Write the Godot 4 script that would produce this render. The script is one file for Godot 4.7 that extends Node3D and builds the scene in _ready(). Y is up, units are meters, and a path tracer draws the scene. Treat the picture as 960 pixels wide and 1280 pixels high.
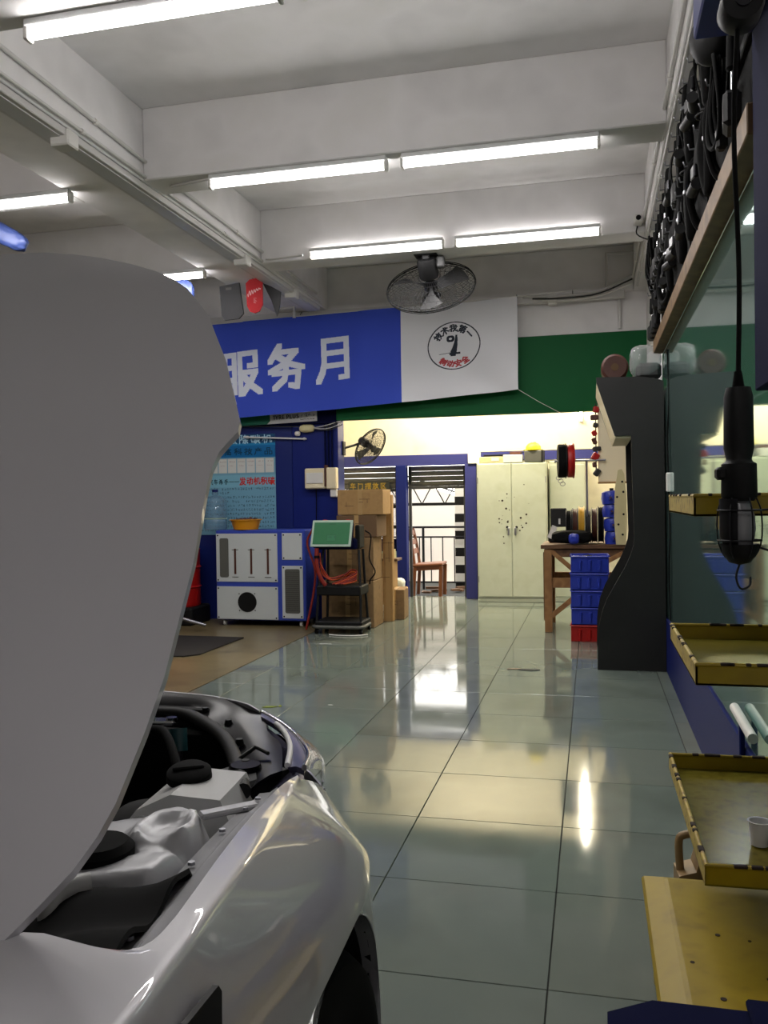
extends Node3D

# ---------------------------------------------------------------- mesh collector
class MB:
	var v := PackedVector3Array()
	var n := PackedVector3Array()
	var t := PackedVector2Array()

	func tri(a: Vector3, b: Vector3, c: Vector3, na: Vector3, nb: Vector3, nc: Vector3, ta := Vector2.ZERO, tb := Vector2.ZERO, tc := Vector2.ZERO) -> void:
		var g := (b - a).cross(c - a)
		if g.length_squared() < 1e-16:
			return
		v.append(a); n.append(na); t.append(ta)
		if g.dot(na + nb + nc) > 0.0:   # front faces run clockwise
			v.append(c); n.append(nc); t.append(tc)
			v.append(b); n.append(nb); t.append(tb)
		else:
			v.append(b); n.append(nb); t.append(tb)
			v.append(c); n.append(nc); t.append(tc)

	func quad(a: Vector3, b: Vector3, c: Vector3, d: Vector3, out: Vector3, ta := Vector2(0, 0), tb := Vector2(1, 0), tc := Vector2(1, 1), td := Vector2(0, 1)) -> void:
		var g := (c - a).cross(d - b).normalized()
		if g.dot(out) < 0.0:
			g = -g
		tri(a, b, c, g, g, g, ta, tb, tc)
		tri(a, c, d, g, g, g, ta, tc, td)

	# a box with chamfered edges, optionally turned
	func box(c: Vector3, s: Vector3, bev := 0.0, turn := Basis()) -> MB:
		var h := s * 0.5
		var e := minf(bev, minf(h.x, minf(h.y, h.z)) * 0.9)
		for ax in 3:
			var u := (ax + 1) % 3
			var w := (ax + 2) % 3
			for sg in [-1.0, 1.0]:
				var p := []
				for k in [[-1, -1], [1, -1], [1, 1], [-1, 1]]:
					var q := Vector3()
					q[ax] = sg * h[ax]
					q[u] = k[0] * (h[u] - e)
					q[w] = k[1] * (h[w] - e)
					p.append(c + turn * q)
				var o := Vector3()
				o[ax] = sg
				quad(p[0], p[1], p[2], p[3], turn * o)
				if e > 0.0:
					for su in [-1.0, 1.0]:
						var r := []
						for k in [[0, -1], [0, 1], [1, 1], [1, -1]]:
							var q := Vector3()
							q[ax] = sg * (h[ax] - (e if k[0] == 1 else 0.0))
							q[u] = su * (h[u] - (0.0 if k[0] == 1 else e))
							q[w] = k[1] * (h[w] - e)
							r.append(c + turn * q)
						var o2 := Vector3()
						o2[ax] = sg
						o2[u] = su
						quad(r[0], r[1], r[2], r[3], turn * o2)
		if e > 0.0:
			for sx in [-1.0, 1.0]:
				for sy in [-1.0, 1.0]:
					for sz in [-1.0, 1.0]:
						var a := c + turn * Vector3(sx * h.x, sy * (h.y - e), sz * (h.z - e))
						var b := c + turn * Vector3(sx * (h.x - e), sy * h.y, sz * (h.z - e))
						var d := c + turn * Vector3(sx * (h.x - e), sy * (h.y - e), sz * h.z)
						var o3 := (turn * Vector3(sx, sy, sz)).normalized()
						tri(a, b, d, o3, o3, o3)
		return self

	static func frame(d: Vector3) -> Basis:
		var y := d.normalized()
		var x := y.cross(Vector3(0, 0, 1) if absf(y.z) < 0.9 else Vector3(1, 0, 0)).normalized()
		return Basis(x, y, x.cross(y))

	func cyl(p0: Vector3, p1: Vector3, r0: float, r1 := -1.0, seg := 16, caps := true) -> MB:
		if r1 < 0.0:
			r1 = r0
		var b := frame(p1 - p0)
		for i in seg:
			var a0 := TAU * i / seg
			var a1 := TAU * (i + 1) / seg
			var d0 := b.x * cos(a0) + b.z * sin(a0)
			var d1 := b.x * cos(a1) + b.z * sin(a1)
			var u0 := float(i) / seg
			var u1 := float(i + 1) / seg
			tri(p0 + d0 * r0, p0 + d1 * r0, p1 + d1 * r1, d0, d1, d1, Vector2(u0, 1), Vector2(u1, 1), Vector2(u1, 0))
			tri(p0 + d0 * r0, p1 + d1 * r1, p1 + d0 * r1, d0, d1, d0, Vector2(u0, 1), Vector2(u1, 0), Vector2(u0, 0))
			if caps:
				tri(p0, p0 + d0 * r0, p0 + d1 * r0, -b.y, -b.y, -b.y)
				tri(p1, p1 + d0 * r1, p1 + d1 * r1, b.y, b.y, b.y)
		return self

	func tube(pts: Array, r: float, seg := 8, closed := false) -> MB:
		var m := pts.size()
		var rings := []
		var dirs := []
		var x := Vector3.ZERO
		for i in m:
			var d: Vector3
			if closed:
				d = pts[(i + 1) % m] - pts[(i + m - 1) % m]
			else:
				d = pts[mini(i + 1, m - 1)] - pts[maxi(i - 1, 0)]
			d = d.normalized()
			if i == 0:
				x = frame(d).x
			x = (x - d * x.dot(d)).normalized()
			var z := x.cross(d)
			var ring := []
			var nn := []
			for k in seg:
				var a := TAU * k / seg
				var o := x * cos(a) + z * sin(a)
				ring.append(pts[i] + o * r)
				nn.append(o)
			rings.append(ring)
			dirs.append(nn)
		for i in (m if closed else m - 1):
			var j := (i + 1) % m
			for k in seg:
				var l := (k + 1) % seg
				tri(rings[i][k], rings[i][l], rings[j][l], dirs[i][k], dirs[i][l], dirs[j][l])
				tri(rings[i][k], rings[j][l], rings[j][k], dirs[i][k], dirs[j][l], dirs[j][k])
		if not closed:
			for e in [0, m - 1]:
				var cd: Vector3 = (pts[0] - pts[1]).normalized() if e == 0 else (pts[m - 1] - pts[m - 2]).normalized()
				for k in seg:
					tri(pts[e], rings[e][k], rings[e][(k + 1) % seg], cd, cd, cd)
		return self

	func ring(c: Vector3, axis: Vector3, R: float, r: float, seg := 32, k := 6, squash := 1.0) -> MB:
		var b := frame(axis)
		var p := []
		for i in seg:
			var a := TAU * i / seg
			p.append(c + b.x * cos(a) * R + b.z * sin(a) * R * squash)
		return tube(p, r, k, true)

	# profile of (radius, height), turned about the local y axis
	func lathe(prof: Array, seg := 24, xf := Transform3D()) -> MB:
		var m := prof.size()
		var sn := []
		for i in m - 1:
			var d: Vector2 = prof[i + 1] - prof[i]
			sn.append(Vector2(d.y, -d.x).normalized())
		for i in m - 1:
			var q0: Vector2 = prof[i]
			var q1: Vector2 = prof[i + 1]
			var n0: Vector2 = sn[i]
			var n1: Vector2 = sn[i]
			if i > 0 and sn[i].dot(sn[i - 1]) > 0.75:
				n0 = (sn[i] + sn[i - 1]).normalized()
			if i < m - 2 and sn[i].dot(sn[i + 1]) > 0.75:
				n1 = (sn[i] + sn[i + 1]).normalized()
			for k in seg:
				var a0 := TAU * k / seg
				var a1 := TAU * (k + 1) / seg
				var p := []
				var nn := []
				for w in [[q0, n0, a0], [q0, n0, a1], [q1, n1, a1], [q1, n1, a0]]:
					p.append(xf * Vector3(w[0].x * cos(w[2]), w[0].y, w[0].x * sin(w[2])))
					nn.append((xf.basis * Vector3(w[1].x * cos(w[2]), w[1].y, w[1].x * sin(w[2]))).normalized())
				tri(p[0], p[1], p[2], nn[0], nn[1], nn[2])
				tri(p[0], p[2], p[3], nn[0], nn[2], nn[3])
		return self

	# outline in the local xy plane, z from 0 to depth
	func prism(poly: Array, depth: float, xf := Transform3D()) -> MB:
		var pv := PackedVector2Array(poly)
		var idx := Geometry2D.triangulate_polygon(pv)
		var fn := (xf.basis * Vector3(0, 0, 1)).normalized() * signf(depth)
		var lo := Vector2(INF, INF)
		var hi := Vector2(-INF, -INF)
		for q in pv:
			lo = lo.min(q)
			hi = hi.max(q)
		for i in range(0, idx.size(), 3):
			for e in [0.0, depth]:
				var p := []
				var tt := []
				for k in 3:
					var q := pv[idx[i + k]]
					p.append(xf * Vector3(q.x, q.y, e))
					tt.append(Vector2((q.x - lo.x) / (hi.x - lo.x), (hi.y - q.y) / (hi.y - lo.y)))
				var nn := fn if e != 0.0 else -fn
				tri(p[0], p[1], p[2], nn, nn, nn, tt[0], tt[1], tt[2])
		var ccw := not Geometry2D.is_polygon_clockwise(pv)
		for i in pv.size():
			var a := pv[i]
			var b := pv[(i + 1) % pv.size()]
			var d := (b - a)
			var o := Vector2(d.y, -d.x) if ccw else Vector2(-d.y, d.x)
			quad(xf * Vector3(a.x, a.y, 0), xf * Vector3(b.x, b.y, 0), xf * Vector3(b.x, b.y, depth), xf * Vector3(a.x, a.y, depth), xf.basis * Vector3(o.x, o.y, 0))
		return self

	# rows of points (all rows equally long), smooth, normals towards "out" at the middle
	func patch(rows: Array, out: Vector3, thick := 0.0) -> MB:
		var nr := rows.size()
		var nc: int = rows[0].size()
		var nm := []
		var sum := Vector3.ZERO
		for i in nr:
			var r := []
			for j in nc:
				var du: Vector3 = rows[i][mini(j + 1, nc - 1)] - rows[i][maxi(j - 1, 0)]
				var dv: Vector3 = rows[mini(i + 1, nr - 1)][j] - rows[maxi(i - 1, 0)][j]
				if du.length_squared() < 1e-12:
					var i2 := clampi(i + (1 if i < nr / 2 else -1), 0, nr - 1)
					du = rows[i2][mini(j + 1, nc - 1)] - rows[i2][maxi(j - 1, 0)]
				var g := du.cross(dv).normalized()
				r.append(g)
				sum += g
			nm.append(r)
		var mid: Vector3 = nm[nr / 2][nc / 2]
		var s := 1.0 if mid.dot(out) > 0.0 else -1.0
		for lay in (2 if thick != 0.0 else 1):
			var f := s if lay == 0 else -s
			for i in nr - 1:
				for j in nc - 1:
					var p := []
					var q := []
					var tt := []
					for k in [[0, 0], [0, 1], [1, 1], [1, 0]]:
						var g: Vector3 = nm[i + k[0]][j + k[1]] * s
						p.append(rows[i + k[0]][j + k[1]] - (g * thick if lay == 1 else Vector3.ZERO))
						q.append(nm[i + k[0]][j + k[1]] * f)
						tt.append(Vector2(float(j + k[1]) / (nc - 1), float(i + k[0]) / (nr - 1)))
					tri(p[0], p[1], p[2], q[0], q[1], q[2], tt[0], tt[1], tt[2])
					tri(p[0], p[2], p[3], q[0], q[2], q[3], tt[0], tt[2], tt[3])
		if thick != 0.0:
			var rim := []
			for j in nc:
				rim.append([0, j])
			for i in range(1, nr):
				rim.append([i, nc - 1])
			for j in range(nc - 2, -1, -1):
				rim.append([nr - 1, j])
			for i in range(nr - 2, 0, -1):
				rim.append([i, 0])
			var cen: Vector3 = rows[nr / 2][nc / 2]
			for k in rim.size():
				var a: Array = rim[k]
				var b: Array = rim[(k + 1) % rim.size()]
				var pa: Vector3 = rows[a[0]][a[1]]
				var pb: Vector3 = rows[b[0]][b[1]]
				var ga: Vector3 = nm[a[0]][a[1]] * s * thick
				var gb: Vector3 = nm[b[0]][b[1]] * s * thick
				quad(pa, pb, pb - gb, pa - ga, (pa + pb) * 0.5 - cen)
		return self

	func done() -> ArrayMesh:
		var a := []
		a.resize(Mesh.ARRAY_MAX)
		a[Mesh.ARRAY_VERTEX] = v
		a[Mesh.ARRAY_NORMAL] = n
		a[Mesh.ARRAY_TEX_UV] = t
		var m := ArrayMesh.new()
		m.add_surface_from_arrays(Mesh.PRIMITIVE_TRIANGLES, a)
		return m


# ---------------------------------------------------------------- naming and tagging
var counts := {}
var rng := RandomNumberGenerator.new()
var M := {}


func numbered(called: String, under: Node) -> String:
	var key := str(under.get_instance_id()) + "/" + called
	var k: int = counts.get(key, 0)
	counts[key] = k + 1
	return called if k == 0 else "%s_%03d" % [called, k]


func tag(o: Node, label := "", category := "", group := "", kind := "") -> Node:
	if label != "":
		o.set_meta("label", label)
	if category != "":
		o.set_meta("category", category)
	if group != "":
		o.set_meta("group", group)
	if kind != "":
		o.set_meta("kind", kind)
	return o


func thing(called: String, label: String, category: String, at := Vector3.ZERO, turn := 0.0, group := "") -> Node3D:
	var o := Node3D.new()
	o.name = numbered(called, self)
	add_child(o, true)
	o.position = at
	o.rotation.y = deg_to_rad(turn)
	tag(o, label, category, group)
	return o


func part(under: Node, called: String, b: MB, m: Material) -> MeshInstance3D:
	return put(under, called, b.done(), m)


func put(under: Node, called: String, mesh: Mesh, m: Material) -> MeshInstance3D:
	var o := MeshInstance3D.new()
	o.name = numbered(called, under)
	o.mesh = mesh
	o.material_override = m
	under.add_child(o, true)
	return o


func single(called: String, label: String, category: String, b: MB, m: Material, group := "") -> MeshInstance3D:
	var o := part(self, called, b, m)
	tag(o, label, category, group)
	return o


func struct(called: String, b: MB, m: Material, label := "", under: Node = null) -> MeshInstance3D:
	var o := part(under if under else self, called, b, m)
	if under == null:
		tag(o, label, "", "", "structure")
	return o


func copy_of(o: Node3D, label: String, at: Vector3, turn := 0.0) -> Node3D:
	var c: Node3D = o.duplicate()
	var re := RegEx.create_from_string("_\\d{3}$")
	c.name = numbered(re.sub(String(o.name), ""), self)
	add_child(c, true)
	c.position = at
	c.rotation.y = deg_to_rad(turn)
	c.set_meta("label", label)
	return c


# ---------------------------------------------------------------- materials
func mat(key: String, c: Color, rough := 0.6, metal := 0.0, spec := 0.5) -> StandardMaterial3D:
	var m := StandardMaterial3D.new()
	m.resource_name = key
	m.albedo_color = c
	m.roughness = rough
	m.metallic = metal
	m.metallic_specular = spec
	M[key] = m
	return m


func noise(seed_: int, freq: float, cols: Array, size := 256, type := FastNoiseLite.TYPE_SIMPLEX, octaves := 4) -> NoiseTexture2D:
	var f := FastNoiseLite.new()
	f.seed = seed_
	f.frequency = freq
	f.noise_type = type
	f.fractal_octaves = octaves
	var g := Gradient.new()
	var off := PackedFloat32Array()
	var cc := PackedColorArray()
	for k in cols.size():
		off.append(float(k) / (cols.size() - 1))
		cc.append(cols[k])
	g.offsets = off
	g.colors = cc
	var x := NoiseTexture2D.new()
	x.width = size
	x.height = size
	x.seamless = true
	x.noise = f
	x.color_ramp = g
	return x


func tri_tex(m: StandardMaterial3D, t: Texture2D, scale: float, world := false) -> void:
	m.albedo_texture = t
	m.uv1_triplanar = true
	m.uv1_world_triplanar = world
	m.uv1_scale = Vector3.ONE * scale


func grey(k: float) -> Color:
	return Color(k, k, k)


func make_materials() -> void:
	var m: StandardMaterial3D
	m = mat("plaster", Color(0.93, 0.92, 0.92), 0.85)
	tri_tex(m, noise(3, 0.01, [Color(0.94, 0.94, 0.94), Color(1, 1, 1), Color(0.97, 0.97, 0.96)]), 0.4, true)
	m = mat("cream_wall", Color(0.88, 0.85, 0.76), 0.8)
	tri_tex(m, noise(5, 0.012, [grey(0.93), grey(1.0), grey(0.97)]), 0.5, true)
	m = mat("dim_wall", Color(0.62, 0.61, 0.6), 0.85)
	m = mat("grout", Color(0.16, 0.17, 0.16), 0.8)
	for k in 3:
		m = mat("tile_%d" % k, [Color(0.445, 0.475, 0.445), Color(0.435, 0.47, 0.44), Color(0.45, 0.475, 0.44)][k], 0.08, 0.0, 0.38)
		tri_tex(m, noise(11 + k, 0.008, [Color(0.9, 0.9, 0.89), Color(1, 1, 1), Color(0.95, 0.96, 0.96)]), 0.45, true)
		m.roughness_texture = noise(21 + k, 0.012, [grey(0.55), grey(1.0), grey(0.7)])
	m = mat("tan_floor", Color(0.47, 0.42, 0.30), 0.3)
	tri_tex(m, noise(31, 0.015, [grey(0.86), grey(1.0), grey(0.93)]), 0.5, true)
	m = mat("paint_car", Color(0.70, 0.695, 0.71), 0.4, 0.2)
	m.clearcoat_enabled = true
	m.clearcoat = 1.0
	m.clearcoat_roughness = 0.02
	m = mat("paint_inner", Color(0.72, 0.72, 0.73), 0.35, 0.2)
	m = mat("black_plastic", Color(0.07, 0.07, 0.073), 0.55, 0.0, 0.35)
	m = mat("black_gloss", Color(0.028, 0.026, 0.04), 0.22, 0.0, 0.3)
	m = mat("black_rubber", Color(0.06, 0.06, 0.06), 0.85, 0.0, 0.25)
	m = mat("dark_metal", Color(0.16, 0.16, 0.17), 0.4, 0.7)
	m = mat("black_matte", Color(0.035, 0.035, 0.036), 0.9)
	m = mat("translucent_white", Color(0.78, 0.78, 0.77), 0.35)
	m = mat("chrome", Color(0.8, 0.8, 0.82), 0.12, 1.0)
	m = mat("steel", Color(0.58, 0.58, 0.6), 0.35, 0.9)
	m = mat("lens", Color(0.85, 0.85, 0.95, 0.12), 0.04)
	m.transparency = BaseMaterial3D.TRANSPARENCY_ALPHA
	m = mat("lilac", Color(0.42, 0.41, 0.52), 0.25, 0.5)
	m = mat("tube_glow", Color(1, 1, 1), 0.4)
	m.emission_enabled = true
	m.emission = Color(1.0, 0.985, 0.975)
	m.emission_energy_multiplier = 22.0
	m = mat("warm_glow", Color(1, 1, 1), 0.4)
	m.emission_enabled = true
	m.emission = Color(1.0, 0.955, 0.84)
	m.emission_energy_multiplier = 30.0
	m = mat("white_metal", Color(0.86, 0.86, 0.86), 0.4)
	m = mat("white_plastic", Color(0.88, 0.87, 0.85), 0.4)
	m = mat("conduit", Color(0.82, 0.81, 0.8), 0.45)
	m = mat("blue_paint", Color(0.09, 0.13, 0.38), 0.5, 0.0, 0.3)
	m = mat("blue_wall", Color(0.09, 0.15, 0.42), 0.3)
	m = mat("pillar_blue", Color(0.10, 0.15, 0.44), 0.3, 0.0, 0.35)
	m = mat("post_blue", Color(0.22, 0.23, 0.46), 0.5, 0.0, 0.3)
	m = mat("navy", Color(0.06, 0.075, 0.2), 0.8, 0.0, 0.15)
	m = mat("cabinet_blue", Color(0.20, 0.28, 0.66), 0.4)
	m = mat("panel_white", Color(0.77, 0.79, 0.79), 0.45)
	m = mat("green_board", Color(0.02, 0.34, 0.17), 0.55, 0.0, 0.3)
	m = mat("green_screen_glass", Color(0.13, 0.47, 0.29), 0.25)
	m = mat("mirror", Color(0.55, 0.71, 0.68), 0.05, 0.8)
	m = mat("glass_edge", Color(0.75, 0.9, 0.85), 0.2)
	m = mat("wood_tan", Color(0.62, 0.45, 0.27), 0.6)
	tri_tex(m, wood_tex(7), 1.2)
	m = mat("wood_batten", Color(0.47, 0.36, 0.21), 0.65)
	tri_tex(m, wood_tex(13), 1.2)
	m = mat("wood_dark", Color(0.42, 0.30, 0.19), 0.55)
	tri_tex(m, wood_tex(9), 1.5)
	m = mat("wood_chair", Color(0.44, 0.25, 0.12), 0.4)
	m = mat("card", Color(0.54, 0.43, 0.29), 0.85)
	tri_tex(m, noise(41, 0.02, [grey(0.88), grey(1.0), grey(0.94)]), 1.2)
	m = mat("card_light", Color(0.66, 0.52, 0.33), 0.85)
	tri_tex(m, noise(42, 0.02, [grey(0.9), grey(1.0), grey(0.95)]), 1.2)
	m = mat("card_dark", Color(0.42, 0.32, 0.22), 0.85)
	m = mat("card_tape", Color(0.68, 0.55, 0.36), 0.35)
	m = mat("locker", Color(0.77, 0.79, 0.72), 0.35)
	tri_tex(m, noise(44, 0.01, [Color(0.96, 0.96, 0.94), Color(1, 1, 1), Color(0.98, 0.98, 0.97)]), 1.0)
	m = mat("rust", Color(0.16, 0.10, 0.06), 0.8)
	m = mat("tray_yellow", Color(0.60, 0.51, 0.06), 0.38)
	tri_tex(m, noise(46, 0.014, [Color(0.84, 0.82, 0.76), Color(0.97, 0.96, 0.92), Color(1, 1, 1), Color(0.92, 0.9, 0.85)]), 1.6)
	m = mat("tray_edge", Color(0.74, 0.65, 0.30), 0.5)
	tri_tex(m, noise(47, 0.03, [Color(0.6, 0.5, 0.4), Color(1, 1, 1), Color(0.95, 0.9, 0.8)]), 3.0)
	m = mat("tray_worn", Color(0.46, 0.42, 0.15), 0.2)
	tri_tex(m, noise(48, 0.02, [Color(0.72, 0.7, 0.64), Color(0.93, 0.92, 0.88), Color(1, 1, 1), Color(0.86, 0.85, 0.78)]), 2.2)
	m = mat("basin_yellow", Color(0.90, 0.60, 0.12), 0.35)
	m = mat("red", Color(0.66, 0.07, 0.06), 0.45)
	m = mat("red_hose", Color(0.52, 0.11, 0.07), 0.5)
	m = mat("red_cloth", Color(0.72, 0.13, 0.15), 0.8)
	m = mat("bin_blue", Color(0.16, 0.23, 0.66), 0.28)
	m = mat("water_jug", Color(0.45, 0.60, 0.72, 0.35), 0.1)
	m.transparency = BaseMaterial3D.TRANSPARENCY_ALPHA
	m = mat("film", Color(0.9, 0.92, 0.92, 0.22), 0.12)
	m.transparency = BaseMaterial3D.TRANSPARENCY_ALPHA
	m = mat("blue_film", Color(0.22, 0.29, 0.52), 0.4)
	m = mat("brown", Color(0.30, 0.15, 0.10), 0.5)
	m = mat("tower", Color(0.115, 0.113, 0.110), 0.42)
	tri_tex(m, noise(50, 0.006, [grey(0.8), grey(1.0), grey(0.9)]), 0.6)
	m = mat("cream_metal", Color(0.80, 0.76, 0.58), 0.45)
	m = mat("cream_panel", Color(0.92, 0.87, 0.74), 0.6)
	m = mat("dirty", Color(0.30, 0.30, 0.28), 0.9)
	m = mat("shutter", Color(0.42, 0.41, 0.39), 0.5)
	m = mat("white_out", Color(0.92, 0.90, 0.88), 0.8)
	m = mat("outdoor_ground", Color(0.66, 0.62, 0.57), 0.9)
	m = mat("jug_tan", Color(0.56, 0.45, 0.29), 0.45)
	m = mat("purple", Color(0.22, 0.16, 0.34), 0.5)
	m = mat("white_fluffy", Color(0.85, 0.85, 0.8), 0.7)
	m = mat("orange", Color(0.75, 0.28, 0.07), 0.5)
	m = mat("yellow_bright", Color(0.85, 0.78, 0.10), 0.5)
	m = mat("reel_yellow", Color(0.80, 0.62, 0.18), 0.45)
	m = mat("grey_case", Color(0.36, 0.36, 0.34), 0.5)
	m = mat("mat_dark", Color(0.115, 0.10, 0.10), 0.85)
	m = mat("leaf", Color(0.45, 0.50, 0.12), 0.7)
	m = mat("pale_green", Color(0.66, 0.74, 0.68), 0.5)
	m = mat("dark_grey", Color(0.17, 0.17, 0.17), 0.6)
	m = mat("bulb_glass", Color(0.50, 0.50, 0.51), 0.25)
	m = mat("silver_cloth", Color(0.21, 0.21, 0.22), 0.7)
	m = mat("white_text", Color(0.85, 0.85, 0.85), 0.6)
	m = mat("yellow_text", Color(0.78, 0.60, 0.10), 0.6)
	m = mat("dark_text", Color(0.06, 0.07, 0.08), 0.6)


func wood_tex(s: int) -> NoiseTexture2D:
	return noise(s, 0.01, [Color(0.75, 0.7, 0.66), Color(1, 1, 1), Color(0.86, 0.83, 0.8), Color(1, 0.99, 0.97)], 256, FastNoiseLite.TYPE_SIMPLEX, 2)


# ---------------------------------------------------------------- lettering: strokes on a 20 x 20 grid, a = 0 ... u = 20
const STROKES := {
	"月": "fbfmeqcu fbqb qbqtnt fhqh fnqn",
	"服": "cbcmbu cbhb hbhtft chhh cnhn kbku kbsbshph kkskpplu mmpquu",
	"务": "hach gdpdjjcm gfmjsl enqnpumt kljqeu",
	"技": "bfif fbftds bnik jfuf oboj kjsjppju lmpquu",
	"术": "bgtg kbku khcr khtr ncqe",
	"我": "ibcd bhth fdftds bojl lbmkprtttq rkjt pcre",
	"第": "eabe dcjc nake mctc dgrgrkekeosortot kgku kocu",
	"一": "bktk",
	"制": "ebcf dele bimi gbgu cmcs cmlmlr odoo sbstqs",
	"动": "cdjd biki ficqjp imkr kgtgssps obnlju",
	"安": "kakd chcesesh jgfnqu ojlpcu bktk",
	"全": "kbbj kbtj fjpj eoqo kjkt ctst",
	"车": "ddrd iaejrj lflu boto",
	"门": "dbge dfdu idrdrtos",
	"摆": "bfgf ebetcs bngk jbtbtgjgjb mbmg qbqg jjtj ogon inun nnktss qptu",
	"放": "fagd bfkf efembt ekjkitgs nbki mftf rfooju mipouu",
	"区": "scdcdsts pfhp hgpp",
	"发": "ecdhsh kbhmbu ilqlmrfu inmrtu ocqe",
	"机": "bgjg fbfu fhbo gjjm ldlmjt ldrdrsusup",
	"积": "ibcd bhjh fcfu fibo gjjm ldsdsklkld mnjt qnut",
	"碳": "bdid edbm djijirdrdj pbpg ldlgtgtd kkuk nhjt plpolu pouu mnnp tmrp",
	"氢": "gacg fdsd fgrg djrjrruu ekokfo hlom eoqo jojs cspt",
	"氧": "gacg fdsd fgrg djrjrruu gkhm mklm enon eqoq ctpt jmju",
	"除": "cbcu cbhbfghkem nbij nbuj kjrj jntn ojoumt lpjt qptt",
	"汽": "ccfe biek btgn jbhg jdtd jhsh ilrlrsuu",
	"杀": "fboi obei bltl khku gnds onrs",
	"手": "pbfd dhrh bmtm kckuhs",
	"专": "eeqe bjtj kahnpnks gqnu",
	"利": "ibcd bhjh fcfu fibo gjjm odoo sbstqs",
	"高": "kakd cese ggogojgjgg dudmrmrtot hpnpnshshp",
	"科": "ibcd bhjh fcfu fibo gjjm meog ljol kpun rbru",
	"产": "kakd dere gfhi ofmi ejsj ejeobu",
	"品": "gbobohghgb blilitbtbl mltlttmtml",
	"—": "akuk",
}


# one character inside the cell of pixels given by a transform of the unit square
func glyph(im: Image, ch: String, xf: Transform2D, c: Color, w: int) -> void:
	for line in String(STROKES[ch]).split(" "):
		var last := Vector2(-1, -1)
		for i in range(0, line.length(), 2):
			var g := Vector2(line.unicode_at(i) - 97, line.unicode_at(i + 1) - 97) / 20.0
			var p := xf * g
			if last.x >= 0.0 or i > 0:
				ink(im, last, p, c, w)
			last = p


func ink(im: Image, a: Vector2, b: Vector2, c: Color, w: int) -> void:
	var steps := maxi(1, int((b - a).length() / maxf(1.0, w * 0.3)))
	for k in steps + 1:
		var p := a.lerp(b, float(k) / steps) - Vector2(w, w) * 0.5
		im.fill_rect(Rect2i(int(round(p.x)), int(round(p.y)), w, w), c)


func write_line(im: Image, s: String, x: float, y: float, cw: float, chh: float, gap: float, c: Color, w: int) -> void:
	for k in s.length():
		if STROKES.has(s[k]):
			glyph(im, s[k], Transform2D(Vector2(cw, 0), Vector2(0, chh), Vector2(x + k * (cw + gap), y)), c, w)


# print too small to read: a row of short dark ticks
func small_print(im: Image, x0: int, x1: int, y: int, h: int, c: Color) -> void:
	var x := x0
	while x < x1:
		var r := rng.randf()
		if r > 0.08:
			for k in 5:
				var a := Vector2(x + rng.randf() * h * 0.8, y + rng.randf() * h)
				var b := Vector2(x + rng.randf() * h * 0.8, a.y) if k % 2 == 0 else Vector2(a.x, y + rng.randf() * h)
				ink(im, a, b, c, 2)
		x += h + 2


func picture_mat(key: String, im: Image, rough: float) -> StandardMaterial3D:
	var m := mat(key, Color.WHITE, rough)
	m.albedo_texture = ImageTexture.create_from_image(im)
	return m


func banner_print() -> void:
	# 3.96 m by 1.12 m at 400 pixels a metre
	var im := Image.create(1584, 448, false, Image.FORMAT_RGB8)
	var blue := Color(0.20, 0.31, 0.79)
	var white := Color(0.93, 0.93, 0.95)
	im.fill(blue)
	im.fill_rect(Rect2i(1086, 0, 498, 448), white)
	var ink_white := Color(0.90, 0.92, 0.98)
	var xs := [248.0, 468.0, 690.0]
	var ys := [146.0, 134.0, 118.0]
	for k in 3:
		glyph(im, "服务月"[k], Transform2D(Vector2(186, -8), Vector2(4, 196), Vector2(xs[k], ys[k])), ink_white, 25)
	# the ringed emblem
	var cen := Vector2(1315, 202)
	var dark := Color(0.13, 0.16, 0.22)
	for k in 400:
		var a := TAU * k / 400
		ink(im, cen + Vector2(cos(a), sin(a)) * 112, cen + Vector2(cos(a + 0.02), sin(a + 0.02)) * 112, dark, 4)
	var top := "技术我第一"
	for k in 5:
		var a := deg_to_rad(-54.0 + 27.0 * k)
		var rad := Vector2(sin(a), -cos(a))
		var along := Vector2(cos(a), sin(a))
		glyph(im, top[k], Transform2D(along * 34, -rad * 34, cen + rad * 101 - along * 17), dark, 5)
	var low := "制动安全"
	var redc := Color(0.74, 0.25, 0.28)
	for k in 4:
		var a := deg_to_rad(-33.0 + 22.0 * k)
		var rad := Vector2(sin(a), cos(a))
		var along := Vector2(cos(a), -sin(a))
		glyph(im, low[k], Transform2D(along * 31, rad * 31, cen + rad * 70 - along * 15), redc, 5)
	# the figure one with its curled head
	for k in 40:
		var f := k / 39.0
		ink(im, cen + Vector2(12 - 16 * f * f, -46 + 82 * f), cen + Vector2(12 - 16 * f * f, -44 + 82 * f), dark, int(8 + 14 * f))
	for k in 30:
		var a := TAU * k / 30.0
		ink(im, cen + Vector2(-14 + 13 * cos(a), -34 + 11 * sin(a)), cen + Vector2(-14 + 13 * cos(a + 0.2), -34 + 11 * sin(a + 0.2)), dark, 9)
	ink(im, cen + Vector2(-16, 38), cen + Vector2(22, 36), dark, 9)
	ink(im, cen + Vector2(-64, 36), cen + Vector2(-18, 32), dark, 2)
	var m := picture_mat("banner", im, 0.75)
	m.backlight_enabled = true
	m.backlight = grey(0.25)


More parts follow.
